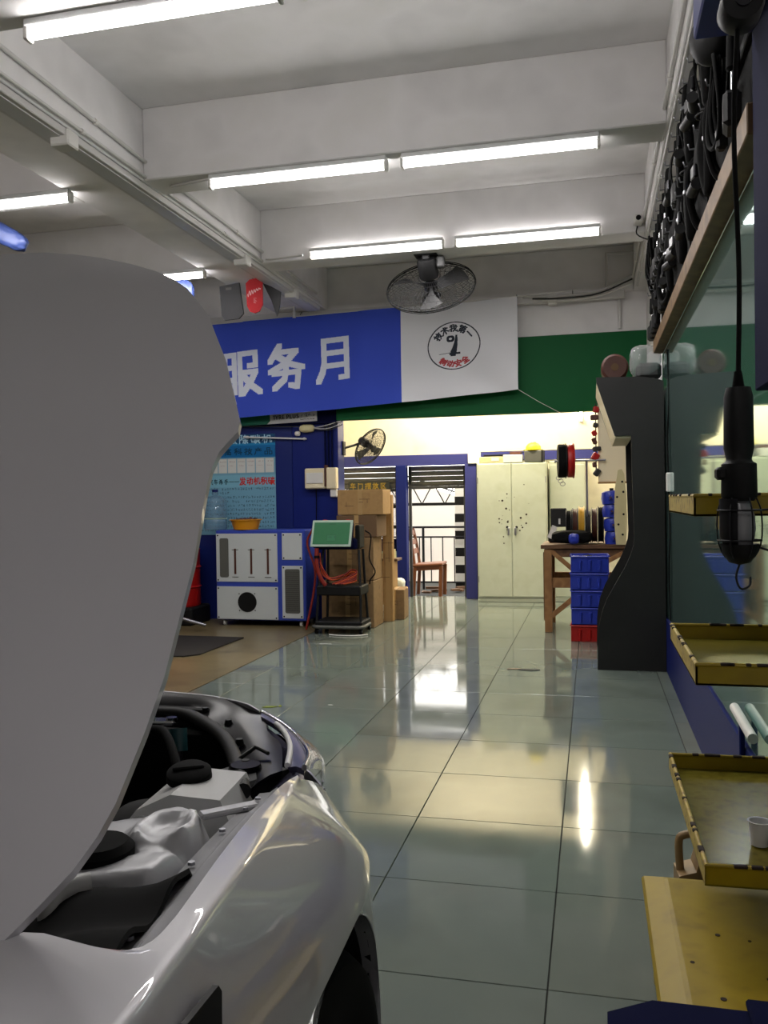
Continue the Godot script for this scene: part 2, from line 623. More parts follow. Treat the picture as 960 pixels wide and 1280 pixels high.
func poster_print() -> void:
	# 1.1 m by 1.16 m
	var im := Image.create(704, 742, false, Image.FORMAT_RGB8)
	im.fill(Color(0.46, 0.66, 0.76))
	im.fill_rect(Rect2i(0, 0, 704, 66), Color(0.05, 0.28, 0.44))
	im.fill_rect(Rect2i(0, 66, 704, 104), Color(0.07, 0.42, 0.66))
	im.fill_rect(Rect2i(0, 66, 704, 16), Color(0.12, 0.52, 0.74))
	write_line(im, "氢氧除碳机", 235, 4, 74, 62, 18, Color(0.66, 0.80, 0.88), 8)
	write_line(im, "专利高科技产品", 140, 100, 62, 50, 18, Color(0.03, 0.20, 0.30), 6)
	for k in 9:
		im.fill_rect(Rect2i(32 + k * 74, 178, 68, 106), Color(0.80, 0.81, 0.79))
		im.fill_rect(Rect2i(36 + k * 74, 182, 60, 98), Color(0.84, 0.84, 0.82))
		small_print(im, 44 + k * 74, 88 + k * 74, 196, 8, Color(0.66, 0.60, 0.60))
		small_print(im, 48 + k * 74, 84 + k * 74, 226, 8, Color(0.74, 0.68, 0.68))
	im.fill_rect(Rect2i(0, 300, 704, 90), Color(0.50, 0.72, 0.80))
	write_line(im, "汽车杀手——", 170, 330, 34, 36, 8, Color(0.05, 0.22, 0.28), 5)
	write_line(im, "发动机积碳", 420, 316, 50, 56, 6, Color(0.80, 0.13, 0.10), 7)
	for k in 11:
		small_print(im, 150 if k % 3 == 0 else 90, 690 if k != 1 else 330, 392 + k * 31, 19, Color(0.03, 0.10, 0.15))
	picture_mat("poster", im, 0.3)


func small_sign_prints() -> void:
	var im := Image.create(512, 96, false, Image.FORMAT_RGB8)
	im.fill(Color(0.16, 0.17, 0.15))
	write_line(im, "车门摆放区", 20, 12, 74, 72, 20, Color(0.58, 0.46, 0.08), 8)
	picture_mat("door_area_sign", im, 0.5)
	im = Image.create(512, 64, false, Image.FORMAT_RGB8)
	im.fill(Color(0.92, 0.91, 0.9))
	for x in 270:
		var top := clampi(int((270 - x) * 0.9), 0, 64)
		if x < 225:
			im.fill_rect(Rect2i(x, 6, 1, mini(top, 58)), Color(0.05, 0.42, 0.32))
	small_print(im, 412, 498, 16, 22, Color(0.12, 0.12, 0.16))
	small_print(im, 412, 500, 46, 6, Color(0.3, 0.3, 0.3))
	picture_mat("strip_sign", im, 0.4)
	im = Image.create(128, 192, false, Image.FORMAT_RGB8)
	im.fill(Color(0.72, 0.12, 0.15))
	var last := Vector2(14, 86)
	for k in range(1, 60):
		var f := k / 59.0
		var p := Vector2(14 + 100 * f, 86 - 26 * f + 11 * sin(f * 34.0) * (1.3 - f))
		ink(im, last, p, Color(0.86, 0.74, 0.74), 4)
		last = p
	for k in 6:
		ink(im, Vector2(60, 110 + k * 5), Vector2(66 + rng.randf() * 20, 112 + k * 5), Color(0.82, 0.6, 0.6), 2)
	picture_mat("pennant", im, 0.8)
	im = Image.create(256, 160, false, Image.FORMAT_RGB8)
	im.fill(Color(0.10, 0.42, 0.24))
	im.fill_rect(Rect2i(6, 6, 244, 12), Color(0.12, 0.42, 0.26))
	for r in [Rect2i(98, 92, 64, 46)]:
		im.fill_rect(r, Color(0.10, 0.36, 0.22))
		im.fill_rect(r.grow(-3), Color(0.15, 0.46, 0.29))
	small_print(im, 112, 150, 104, 10, Color(0.07, 0.26, 0.16))
	small_print(im, 112, 152, 10, 5, Color(0.07, 0.28, 0.16))
	picture_mat("green_display", im, 0.55)


# ---------------------------------------------------------------- the building
const TILE := 0.605
const SLAB := 3.95
const BEAM := 3.48


func build_floor() -> void:
	var f := struct("floor", MB.new().box(Vector3(-3.7, -0.06, -5.0), Vector3(8.8, 0.1, 18.0)), M.grout, "grey green polished tile floor of the workshop")
	# every tile its own piece; the tan strip on the left starts at x = -2.83
	var cols := [[-2.83, -2.5545]]
	for k in range(-4, 1):
		cols.append([-0.1345 + TILE * k, -0.1345 + TILE * (k + 1)])
	cols.append([0.4705, 0.565])
	var cache := {}
	for c in cols:
		for r in 20:
			var z1 := -0.585 - TILE * r
			var z0 := z1 - TILE
			if z0 < -12.0:
				z0 = -12.0
			if z1 < -11.9:
				break
			var w: float = c[1] - c[0]
			var d := z1 - z0
			var key := "%.3f %.3f" % [w, d]
			if not cache.has(key):
				cache[key] = MB.new().box(Vector3.ZERO, Vector3(w - 0.004, 0.012, d - 0.004), 0.0012).done()
			var o := put(f, "tile", cache[key], M["tile_%d" % rng.randi_range(0, 2)])
			o.position = Vector3((c[0] + c[1]) * 0.5, -0.006, (z0 + z1) * 0.5)
			o.rotation.x = rng.randf_range(-0.0006, 0.0006)
			o.rotation.z = rng.randf_range(-0.0006, 0.0006)
	# the floor in front of these rows lies under and behind the camera
	part(f, "front_paving", MB.new().box(Vector3(-1.13, -0.006, 1.7), Vector3(3.39, 0.012, 4.56)), M.tile_0)
	part(f, "tan_strip", MB.new().box(Vector3(-5.44, -0.006, -4.0), Vector3(5.2, 0.012, 16.0)), M.tan_floor)


func build_shell() -> void:
	struct("ceiling", MB.new().box(Vector3(-3.6, SLAB + 0.1, -3.95), Vector3(9.0, 0.2, 16.1)), M.plaster, "white painted concrete ceiling slab")
	var k := 0
	for z in [1.02, -1.06, -3.12, -5.18, -7.25, -9.26]:
		k += 1
		struct("ceiling_beam", MB.new().box(Vector3(-1.2 if k < 6 else -1.5, (SLAB + BEAM) * 0.5, z - 0.14), Vector3(3.28 if k < 6 else 3.88, SLAB - BEAM, 0.28), 0.008), M.plaster, "white concrete cross beam over the main bay, number %d from the street side" % k)
		struct("ceiling_beam", MB.new().box(Vector3(-5.72, (SLAB + BEAM) * 0.5, z - 0.14), Vector3(4.56, SLAB - BEAM, 0.28), 0.008), M.plaster, "white concrete cross beam over the left bay, number %d from the street side" % k)
	struct("ceiling_beam", MB.new().box(Vector3(-3.14, (SLAB + BEAM) * 0.5, -2.73), Vector3(0.6, SLAB - BEAM, 13.05), 0.008), M.plaster, "broad white beam running lengthwise along the left of the bay")
	struct("ceiling_beam", MB.new().box(Vector3(0.56, (SLAB + BEAM) * 0.5, -4.3), Vector3(0.24, SLAB - BEAM, 13.9), 0.006), M.plaster, "white beam running lengthwise above the right wall")
	struct("wall_right", MB.new().box(Vector3(0.665, 1.975, -4.7), Vector3(0.2, 3.95, 17.4)), M.plaster, "right wall of the workshop behind the mirror")
	struct("wall_left", MB.new().box(Vector3(-8.05, 1.975, -4.7), Vector3(0.2, 3.95, 17.4)), M.dim_wall, "left wall of the far bay")
	struct("wall_front", MB.new().box(Vector3(-3.7, 1.975, 3.9), Vector3(9.0, 3.95, 0.2)), M.dim_wall, "front wall behind the camera")
	# the left bay ends at a wall beside the pillar, the right part opens under a board into a back room
	struct("wall_back_left", MB.new().box(Vector3(-5.66, 1.975, -9.52), Vector3(4.66, 3.95, 0.3)), M.blue_wall, "dark blue back wall of the left bay behind the poster")
	struct("pillar", MB.new().box(Vector3(-3.055, 1.975, -9.49), Vector3(0.55, 3.95, 0.26), 0.012), M.pillar_blue, "glossy blue square pillar between the poster wall and the back room")
	struct("wall_back_upper", MB.new().box(Vector3(-1.1, 3.275, -9.40), Vector3(3.34, 0.41, 0.16)), M.plaster, "white wall strip under the last beam")
	struct("trim_1", MB.new().box(Vector3(-1.1, 2.665, -9.33), Vector3(3.34, 0.81, 0.1), 0.006), M.green_board, "dark green fascia board over the opening to the back room")
	struct("trim_2", MB.new().box(Vector3(-3.6, 2.31, -9.335), Vector3(1.65, 0.15, 0.05), 0.004), M.navy, "dark blue board behind the small sign strip")
	# the back room
	struct("ceiling_back_room", MB.new().box(Vector3(-1.5, 3.55, -10.7), Vector3(4.2, 0.14, 2.5)), M.cream_wall, "low ceiling of the back room")
	struct("wall_back", MB.new().box(Vector3(-1.5, 2.73, -11.87), Vector3(4.2, 1.50, 0.24)), M.cream_wall, "bright cream wall of the back room above the doors")
	struct("wall_back_right", MB.new().box(Vector3(-0.47, 1.0, -11.87), Vector3(2.1, 2.0, 0.24)), M.cream_wall, "cream wall of the back room behind the lockers")
	struct("wall_back_side", MB.new().box(Vector3(-3.58, 1.8, -10.78), Vector3(0.12, 3.6, 2.4)), M.cream_wall, "left side wall of the back room")
	struct("trim_3", MB.new().box(Vector3(-2.57, 1.905, -11.73), Vector3(1.9, 0.15, 0.06), 0.004), M.post_blue, "blue lintel above the two doors")
	struct("trim_4", MB.new().box(Vector3(-0.49, 1.93, -11.74), Vector3(2.0, 0.12, 0.04), 0.004), M.post_blue, "blue band on the wall behind the locker tops")
	struct("trim_5", MB.new().box(Vector3(-2.57, 0.92, -11.76), Vector3(0.145, 1.84, 0.16), 0.006), M.blue_paint, "blue door post between the two doors")
	struct("trim_6", MB.new().box(Vector3(-1.6, 0.92, -11.76), Vector3(0.155, 1.84, 0.16), 0.006), M.post_blue, "blue door post beside the grey locker")
	struct("wall_right_base", MB.new().box(Vector3(0.556, 0.205, -4.6), Vector3(0.018, 0.41, 5.4)), M.blue_paint, "blue kick board along the foot of the right wall")


func shutter_door(called: String, label: String, x0: float, x1: float, y0: float, y1: float) -> void:
	var d := Node3D.new()
	d.name = called
	add_child(d)
	tag(d, label, "", "", "structure")
	var b := MB.new()
	for sx in [x0 + 0.02, x1 - 0.02]:
		b.box(Vector3(sx, y1 * 0.5, -11.86), Vector3(0.04, y1, 0.05), 0.004)
	part(d, "guide_rail", b, M.dark_grey)
	var n := int(round((y1 - y0) / 0.075))
	for k in n:
		var y := y1 - (k + 0.5) * (y1 - y0) / n
		var pts := []
		for q in 7:
			var a := lerpf(-1.1, 1.1, q / 6.0)
			pts.append(Vector2(0.022 * cos(a), 0.5 * sin(a) / sin(1.1) * (y1 - y0) / n * 0.96))
		pts.append(Vector2(-0.012, 0.034))
		pts.append(Vector2(-0.012, -0.034))
		part(d, "slat", MB.new().prism(pts, x1 - x0 - 0.05, Transform3D(Basis(Vector3(0, 0, 1), Vector3(0, 1, 0), Vector3(1, 0, 0)), Vector3(x0 + 0.025, y, -11.87))), M.shutter)
	part(d, "bottom_bar", MB.new().box(Vector3((x0 + x1) * 0.5, y0 - 0.02, -11.86), Vector3(x1 - x0 - 0.05, 0.04, 0.05), 0.005), M.dark_grey)


func build_back_doors() -> void:
	shutter_door("door_1", "grey roller shutter rolled halfway up over the opening behind the stacked boxes", -3.5, -2.645, 1.52, 1.83)
	shutter_door("door_2", "grey roller shutter rolled up over the open doorway with the wooden chair", -2.495, -1.68, 1.55, 1.83)
	# the left opening is a glazed window door: dark rails, pale panel below
	var w := Node3D.new()
	w.name = "window_1"
	add_child(w)
	tag(w, "dark framed window with a pale lower panel behind the stacked boxes", "", "", "structure")
	for y in [1.27, 0.985]:
		part(w, "frame_bar", MB.new().box(Vector3(-3.07, y, -11.84), Vector3(0.86, 0.045, 0.05), 0.004), M.black_plastic)
	part(w, "frame_bar", MB.new().box(Vector3(-3.07, 0.73, -11.84), Vector3(0.86, 0.17, 0.06), 0.004), M.navy)
	part(w, "lower_panel", MB.new().box(Vector3(-3.07, 0.325, -11.84), Vector3(0.86, 0.65, 0.04), 0.004), M.pale_green)
	part(w, "glass_pane", MB.new().box(Vector3(-3.07, 1.17, -11.85), Vector3(0.84, 0.7, 0.006)), M.lens)


func build_outside() -> void:
	struct("ground", MB.new().box(Vector3(-2.5, -0.08, -17.0), Vector3(14, 0.1, 9.6)), M.outdoor_ground, "pale paved yard outside the back doors")
	var r := thing("steel_railing", "grey steel railing with upright bars outside the open back doorway", "railing", Vector3(-2.4, 0, -13.0))
	for y in [0.94, 0.79, 0.10]:
		part(r, "rail", MB.new().box(Vector3(0, y, 0), Vector3(2.6, 0.032 if y > 0.9 else 0.024, 0.03), 0.004), M.dark_metal)
	for k in 15:
		part(r, "baluster", MB.new().cyl(Vector3(-1.26 + k * 0.18, 0.10, 0), Vector3(-1.26 + k * 0.18, 0.79, 0), 0.009, -1.0, 8), M.dark_metal)
	for x in [-1.28, -0.12, 1.28]:
		part(r, "post", MB.new().box(Vector3(x, 0.455, 0), Vector3(0.035, 0.97, 0.035), 0.004), M.dark_metal)
	var g := thing("steel_truss", "black lattice truss crossing the daylight above the outdoor railing", "truss", Vector3(-2.4, 0, -13.25))
	for y in [1.29, 1.62]:
		part(g, "chord", MB.new().box(Vector3(0, y, 0), Vector3(4.0, 0.045, 0.045), 0.004), M.black_plastic)
	for k in 22:
		var x0 := -1.98 + k * 0.18
		var up := k % 2 == 0
		part(g, "web_bar", MB.new().cyl(Vector3(x0, 1.29 if up else 1.62, 0), Vector3(x0 + 0.18, 1.62 if up else 1.29, 0), 0.009, -1.0, 6), M.black_plastic)
	for x in [-1.95, 1.95]:
		part(g, "support", MB.new().cyl(Vector3(x, -0.03, 0), Vector3(x, 1.62, 0), 0.03, -1.0, 10), M.black_plastic)
	# the black and white hazard post beside the railing
	var p := thing("hazard_post", "post banded black and white outside the doorway", "post", Vector3(-1.96, -0.03, -13.1))
	for k in 12:
		part(p, "band", MB.new().box(Vector3(0, 0.065 + k * 0.13, 0), Vector3(0.155, 0.13, 0.07), 0.0), M.white_metal if k % 2 else M.black_plastic)
	# a white stair side sloping down behind the railing
	var s := thing("outdoor_stair", "white sloping stair wall seen through the back doorway", "stair", Vector3(-1.9, -0.03, -14.6))
	part(s, "stair_wall", MB.new().prism([Vector2(-2.2, 0), Vector2(2.2, 0), Vector2(2.2, 0.55), Vector2(-1.2, 1.75), Vector2(-2.2, 1.75)], 0.2), M.white_out)
	part(s, "handrail", MB.new().tube([Vector3(-1.25, 1.83, 0.22), Vector3(0.4, 1.26, 0.22), Vector3(2.2, 0.64, 0.22)], 0.014), M.dark_metal)
	var c := thing("scrap_pieces", "scattered timber offcuts on the ground outside the doorway", "offcuts", Vector3(-2.1, -0.03, -12.5))
	for k in 7:
		part(c, "offcut", MB.new().box(Vector3(rng.randf_range(-0.4, 0.4), 0.02 + 0.012 * k, rng.randf_range(-0.25, 0.1)), Vector3(rng.randf_range(0.1, 0.3), 0.035, 0.06), 0.003, Basis(Vector3.UP, rng.randf() * 3.0)), M.wood_dark)


# ---------------------------------------------------------------- lamps
func tube_light(at: Vector3, label: String, energy: float, turn := 0.0) -> void:
	var t := thing("tube_light", label, "tube light", at, turn, "ceiling tube lights")
	part(t, "batten", MB.new().box(Vector3(0, 0.045, 0.012), Vector3(1.18, 0.03, 0.045), 0.004), M.white_metal)
	for s in [-1.0, 1.0]:
		part(t, "end_cap", MB.new().box(Vector3(s * 0.585, 0.012, 0), Vector3(0.022, 0.075, 0.05), 0.004), M.white_plastic)
	part(t, "tube", MB.new().cyl(Vector3(-0.572, 0, 0), Vector3(0.572, 0, 0), 0.019, -1.0, 14), M.tube_glow)
	var l := AreaLight3D.new()
	l.name = "tube_lamp"
	l.area_size = Vector2(1.14, 0.036)
	l.light_color = Color(1.0, 0.985, 0.975)
	l.light_energy = energy
	l.shadow_enabled = true
	l.set("area_range", 20.0)
	l.set("area_attenuation", 2.0)
	l.position = Vector3(0, -0.024, 0)
	l.rotation.x = -PI / 2
	t.add_child(l, true)


func build_lights() -> void:
	var e := 1.0
	var y := 3.42
	tube_light(Vector3(-1.80, y, -5.23), "left one of the two lit tubes under the middle cross beam", e)
	tube_light(Vector3(-0.525, y, -5.23), "right one of the two lit tubes under the middle cross beam", e)
	tube_light(Vector3(-1.78, 3.497, -7.215), "lit tube left of the black cage fan under the far cross beam", e)
	tube_light(Vector3(-0.50, 3.497, -7.215), "lit tube right of the black cage fan under the far cross beam", e)
	tube_light(Vector3(-1.80, y, -3.36), "lit tube nearest the camera, cut by the top of the frame", e)
	tube_light(Vector3(-0.525, y, -3.36), "lit tube above the frame beside the nearest tube", e)
	tube_light(Vector3(-3.98, y, -5.2), "lit tube in the left bay at the left edge of the photo", e)
	tube_light(Vector3(-3.98, y, -7.27), "lit tube in the left bay just above the raised bonnet", e)
	tube_light(Vector3(-3.98, y, -3.2), "lit tube in the left bay hidden behind the raised bonnet", e)
	tube_light(Vector3(-0.525, y, 0.98), "lit tube under the beam behind the camera", e * 1.3)
	# two warm tubes behind the green board light the back room
	var t := thing("tube_light", "warm tube standing upright on the back room wall, hidden behind the green board", "tube light", Vector3(-0.13, 2.95, -11.7))
	part(t, "batten", MB.new().box(Vector3(0, 0, -0.03), Vector3(0.045, 1.18, 0.03), 0.004), M.white_metal)
	part(t, "tube", MB.new().cyl(Vector3(0, -0.55, 0.01), Vector3(0, 0.55, 0.01), 0.016, -1.0, 12), M.warm_glow)
	area(t, Vector2(0.032, 1.1), Vector3(0, 0, 0.03), Vector3(0, PI, 0), 2.8, Color(1.0, 0.95, 0.84))
	var u := thing("tube_light", "warm tube under the back room ceiling, hidden behind the green board", "tube light", Vector3(-1.5, 3.43, -10.9))
	part(u, "batten", MB.new().box(Vector3(0, 0.035, 0), Vector3(1.9, 0.03, 0.045), 0.004), M.white_metal)
	part(u, "tube", MB.new().cyl(Vector3(-0.92, 0, 0), Vector3(0.92, 0, 0), 0.016, -1.0, 12), M.warm_glow)
	area(u, Vector2(1.84, 0.032), Vector3(0, -0.02, 0), Vector3(-PI / 2, 0, 0), 12.5, Color(1.0, 0.95, 0.84))


func area(under: Node, size: Vector2, at: Vector3, turn: Vector3, energy: float, c: Color) -> void:
	var l := AreaLight3D.new()
	l.name = "tube_lamp"
	l.area_size = size
	l.light_color = c
	l.light_energy = energy
	l.shadow_enabled = true
	l.set("area_range", 20.0)
	l.set("area_attenuation", 2.0)
	l.position = at
	l.rotation = turn
	under.add_child(l, true)


# ---------------------------------------------------------------- the car (front half), nose towards -z
const CX := -1.23      # its middle


func spline(pts: Array, u: float) -> Vector3:
	var n := pts.size()
	var f := clampf(u, 0.0, 1.0) * (n - 1)
	var i := mini(int(f), n - 2)
	var p1: Vector3 = pts[i]
	var p2: Vector3 = pts[i + 1]
	var p0: Vector3 = pts[i - 1] if i > 0 else p1 * 2.0 - p2
	var p3: Vector3 = pts[i + 2] if i < n - 2 else p2 * 2.0 - p1
	return p1.cubic_interpolate(p2, p0, p3, f - i)


# curve given by (knot, point) pairs
func knotted(kn: Array, pts: Array, u: float) -> Vector3:
	var i := 0
	while i < kn.size() - 2 and u > kn[i + 1]:
		i += 1
	var f: float = clampf((u - kn[i]) / (kn[i + 1] - kn[i]), 0.0, 1.0)
	var p1: Vector3 = pts[i]
	var p2: Vector3 = pts[i + 1]
	var d: float = kn[i + 1] - kn[i]
	var m1 := (p2 - p1)
	var m2 := (p2 - p1)
	if i > 0:
		m1 = (p2 - pts[i - 1]) * (d / (kn[i + 1] - kn[i - 1]))
	if i < pts.size() - 2:
		m2 = (pts[i + 2] - p1) * (d / (kn[i + 2] - kn[i]))
	var f2 := f * f
	var f3 := f2 * f
	return p1 * (2 * f3 - 3 * f2 + 1) + m1 * (f3 - 2 * f2 + f) + p2 * (3 * f2 - 2 * f3) + m2 * (f3 - f2)


func side(p: Vector3, s: float) -> Vector3:
	return p if s > 0.0 else Vector3(2.0 * CX - p.x, p.y, p.z)


func arch(a: float) -> Vector3:
	var r := 0.345
	var z := -1.22 - r * cos(a)
	return Vector3(lerpf(-0.343, -0.397, clampf((-0.875 - z) / 0.69, 0, 1)), 0.36 + r * sin(a), z)


func fender(car: Node3D, s: float) -> void:
	var ki := [0.0, 1.0, 2.0, 2.55, 2.68, 2.78, 2.88, 2.96, 3.1, 3.4, 4.0, 5.0, 6.0, 7.0, 8.0, 9.0]
	var inner := [Vector3(-0.56, 1.01, 0.6), Vector3(-0.555, 0.99, 0), Vector3(-0.545, 0.967, -0.5), Vector3(-0.535, 0.958, -0.668), Vector3(-0.520, 0.956, -0.703), Vector3(-0.494, 0.955, -0.703), Vector3(-0.455, 0.954, -0.692),
		Vector3(-0.422, 0.9525, -0.694), Vector3(-0.403, 0.951, -0.712), Vector3(-0.402, 0.949, -0.755), Vector3(-0.414, 0.944, -0.83), Vector3(-0.439, 0.932, -0.955), Vector3(-0.472, 0.912, -1.122), Vector3(-0.506, 0.886, -1.313), Vector3(-0.521, 0.869, -1.42), Vector3(-0.521, 0.863, -1.468)]
	var kc := [0.0, 1.0, 2.0, 3.0, 4.0, 5.0, 6.0, 7.0, 8.0, 9.0]
	var crease := [Vector3(-0.40, 1.0, 0.6), Vector3(-0.365, 0.985, 0), Vector3(-0.346, 0.962, -0.5), Vector3(-0.366, 0.949, -0.717), Vector3(-0.381, 0.941, -0.815), Vector3(-0.402, 0.929, -0.935), Vector3(-0.440, 0.906, -1.125), Vector3(-0.478, 0.884, -1.30), Vector3(-0.503, 0.867, -1.40), Vector3(-0.514, 0.860, -1.46)]
	var shoulder := [Vector3(-0.33, 0.78, 0.6), Vector3(-0.325, 0.77, 0), Vector3(-0.328, 0.75, -0.5), Vector3(-0.332, 0.74, -0.75), Vector3(-0.337, 0.733, -0.92), Vector3(-0.345, 0.727, -1.12), Vector3(-0.360, 0.722, -1.32), Vector3(-0.400, 0.712, -1.5), Vector3(-0.48, 0.705, -1.65), Vector3(-0.592, 0.712, -1.84)]
	var kl := [0.0, 1.0, 2.0, 2.85, 3.0, 3.5, 4.0, 4.5, 5.0, 5.5, 6.0, 6.5, 7.0, 7.2, 8.0, 9.0]
	var lower := [Vector3(-0.345, 0.22, 0.6), Vector3(-0.345, 0.22, 0), Vector3(-0.345, 0.22, -0.5), Vector3(-0.345, 0.22, -0.868)]
	for k in 9:
		lower.append(arch(PI * (1.0 - k / 8.0)))
	lower += [Vector3(-0.40, 0.22, -1.572), Vector3(-0.5, 0.22, -1.78), Vector3(-0.64, 0.24, -1.98)]
	var flank := []
	for r in 22:
		flank.append([])
	var us := []
	for k in 109:
		us.append(9.0 * k / 108.0)
	for u in us:
		var pi := knotted(ki, inner, u)
		var pc := knotted(kc, crease, u)
		var ps := knotted(kc, shoulder, u)
		var pl := knotted(kl, lower, u)
		# the top strip, a tight rounded crease, the flank down to the shoulder
		var ca := pc + (pi - pc).limit_length(minf(0.014, (pi - pc).length() * 0.6))
		var cb := pc + (ps - pc).normalized() * 0.016
		for r in 3:
			flank[r].append(side(pi.lerp(ca, r / 3.0), s))
		for r in 5:
			var f := r / 4.0
			flank[3 + r].append(side(ca.lerp(pc, f).lerp(pc.lerp(cb, f), f), s))
		for r in range(1, 9):
			var f := r / 8.0
			var p := cb.lerp(ps, f)
			var bulge := sin(PI * f) * 0.020
			p.x += bulge * lerpf(1.0, 0.5, clampf((u - 6.0) / 3.0, 0, 1)) * 0.55
			p.y += bulge * 0.2
			flank[7 + r].append(side(p, s))
		for r in range(16, 22):
			var f := (r - 15) / 6.0
			var p := ps.lerp(pl, f)
			if u < 3.0 or u > 7.0:
				p.x -= 0.012 * sin(PI * f)
			flank[r].append(side(p, s))
	var b := MB.new()
	b.patch(flank, Vector3(s, 0.3, 0))
	# rolled arch lip and the inner return under the bonnet gap
	var lip := [[], []]
	var gut := [[], [], []]
	for k in 41:
		var p := arch(PI * k / 40.0)
		lip[0].append(side(p, s))
		lip[1].append(side(p + Vector3(-0.03, -0.002, 0), s))
	b.patch(lip, Vector3(0, -1, 0))
	var fe := part(car, "fender", b, M.paint_car)
	var g := MB.new()
	for k in 60:
		var u := lerpf(3.0, 9.0, k / 59.0)
		var p := knotted(ki, inner, u)
		gut[0].append(side(p, s))
		gut[1].append(side(p + Vector3(-0.006, -0.022, 0), s))
		gut[2].append(side(p + Vector3(-0.040, -0.034, 0), s))
	g.patch(gut, Vector3(-s, 0.5, 0))
	part(fe, "inner_flange", g, M.paint_inner)
	# the black trim piece set into the fender behind the wheel
	var q := MB.new()
	var tri := []
	for v in [Vector3(0, 0.903, -0.736), Vector3(0, 0.912, -0.729), Vector3(0, 0.914, -0.667), Vector3(0, 0.910, -0.55), Vector3(0, 0.84, -0.55), Vector3(0, 0.80, -0.70), Vector3(0, 0.86, -0.735)]:
		tri.append(Vector2(-v.z, v.y))
	q.prism(tri, 0.006 * s, Transform3D(Basis(Vector3(0, 0, -1), Vector3(0, 1, 0), Vector3(1, 0, 0)), Vector3(side(Vector3(-0.3445, 0, 0), s).x, 0, 0)))
	part(fe, "side_trim", q, M.black_plastic)
	# wheel housing
	var h := [[], []]
	for k in 25:
		var a := PI * (k / 24.0)
		var p := arch(a)
		var o := Vector3(p.x - 0.012, 0.36 + (p.y - 0.36) * 1.0, p.z)
		h[0].append(side(o, s))
		h[1].append(side(o + Vector3(-0.30, 0, 0), s))
	var hb := MB.new()
	hb.patch(h, Vector3(0, -1, 0), 0.004)
	part(car, "wheel_housing", hb, M.black_matte)


func bonnet(car: Node3D) -> void:
	# raised on its hinges at 45 degrees: (distance from the hinge, half width)
	var prof := [Vector2(0.0, 0.700), Vector2(0.035, 0.722), Vector2(0.07, 0.742), Vector2(0.105, 0.754), Vector2(0.14, 0.760), Vector2(0.22, 0.762), Vector2(0.29, 0.760), Vector2(0.46, 0.740), Vector2(0.58, 0.718), Vector2(0.63, 0.711), Vector2(0.665, 0.712), Vector2(0.69, 0.720),
		Vector2(0.71, 0.728), Vector2(0.735, 0.724), Vector2(0.79, 0.700), Vector2(0.89, 0.655), Vector2(0.96, 0.617), Vector2(1.02, 0.585), Vector2(1.07, 0.548), Vector2(1.12, 0.510), Vector2(1.16, 0.468), Vector2(1.20, 0.415), Vector2(1.24, 0.345), Vector2(1.28, 0.262), Vector2(1.31, 0.185), Vector2(1.335, 0.10), Vector2(1.345, 0.002)]
	var rows := []
	for q in prof:
		var r := []
		for k in 33:
			var u := lerpf(-1.0, 1.0, k / 32.0)
			var w: float = u * q.y
			var s: float = q.x
			# a shallow crown across, and the nose bends a little away
			var lift := 0.022 * (1.0 - pow(absf(w) / 0.78, 2.0)) * smoothstep(0.0, 0.3, s) - 0.03 * pow(maxf(0.0, s - 0.9) / 0.45, 2.0)
			r.append(Vector3(CX + w, 0.955 + (s + lift) * 0.7071, -0.68 - (s - lift) * 0.7071))
		rows.append(r)
	var b := MB.new()
	b.patch(rows, Vector3(0, 0.7, 0.7), 0.010)
	var hood := part(car, "bonnet", b, M.paint_car)
	# the pressed frame underneath
	var f := MB.new()
	var o := Basis(Vector3.RIGHT, deg_to_rad(45.0))
	for x in [-0.5, 0.0, 0.5]:
		f.box(Vector3(CX + x, 0.955 + 0.60 * 0.7071 - 0.02, -0.68 - 0.60 * 0.7071 - 0.02), Vector3(0.09, 0.025, 1.0 if x == 0.0 else 0.85), 0.008, o)
	for s in [0.22, 1.0]:
		f.box(Vector3(CX, 0.955 + s * 0.7071 - 0.02, -0.68 - s * 0.7071 - 0.02), Vector3(1.0, 0.025, 0.08), 0.008, o)
	part(hood, "inner_frame", f, M.paint_inner)
	for s in [-1.0, 1.0]:
		part(hood, "hinge", MB.new().tube([Vector3(CX + s * 0.66, 0.90, -0.60), Vector3(CX + s * 0.66, 0.93, -0.66), Vector3(CX + s * 0.66, 1.0, -0.745)], 0.012, 6), M.dark_metal)
	part(car, "support_rod", MB.new().tube([Vector3(CX - 0.45, 0.80, -1.75), Vector3(CX - 0.42, 1.5, -1.28)], 0.005, 6), M.steel)


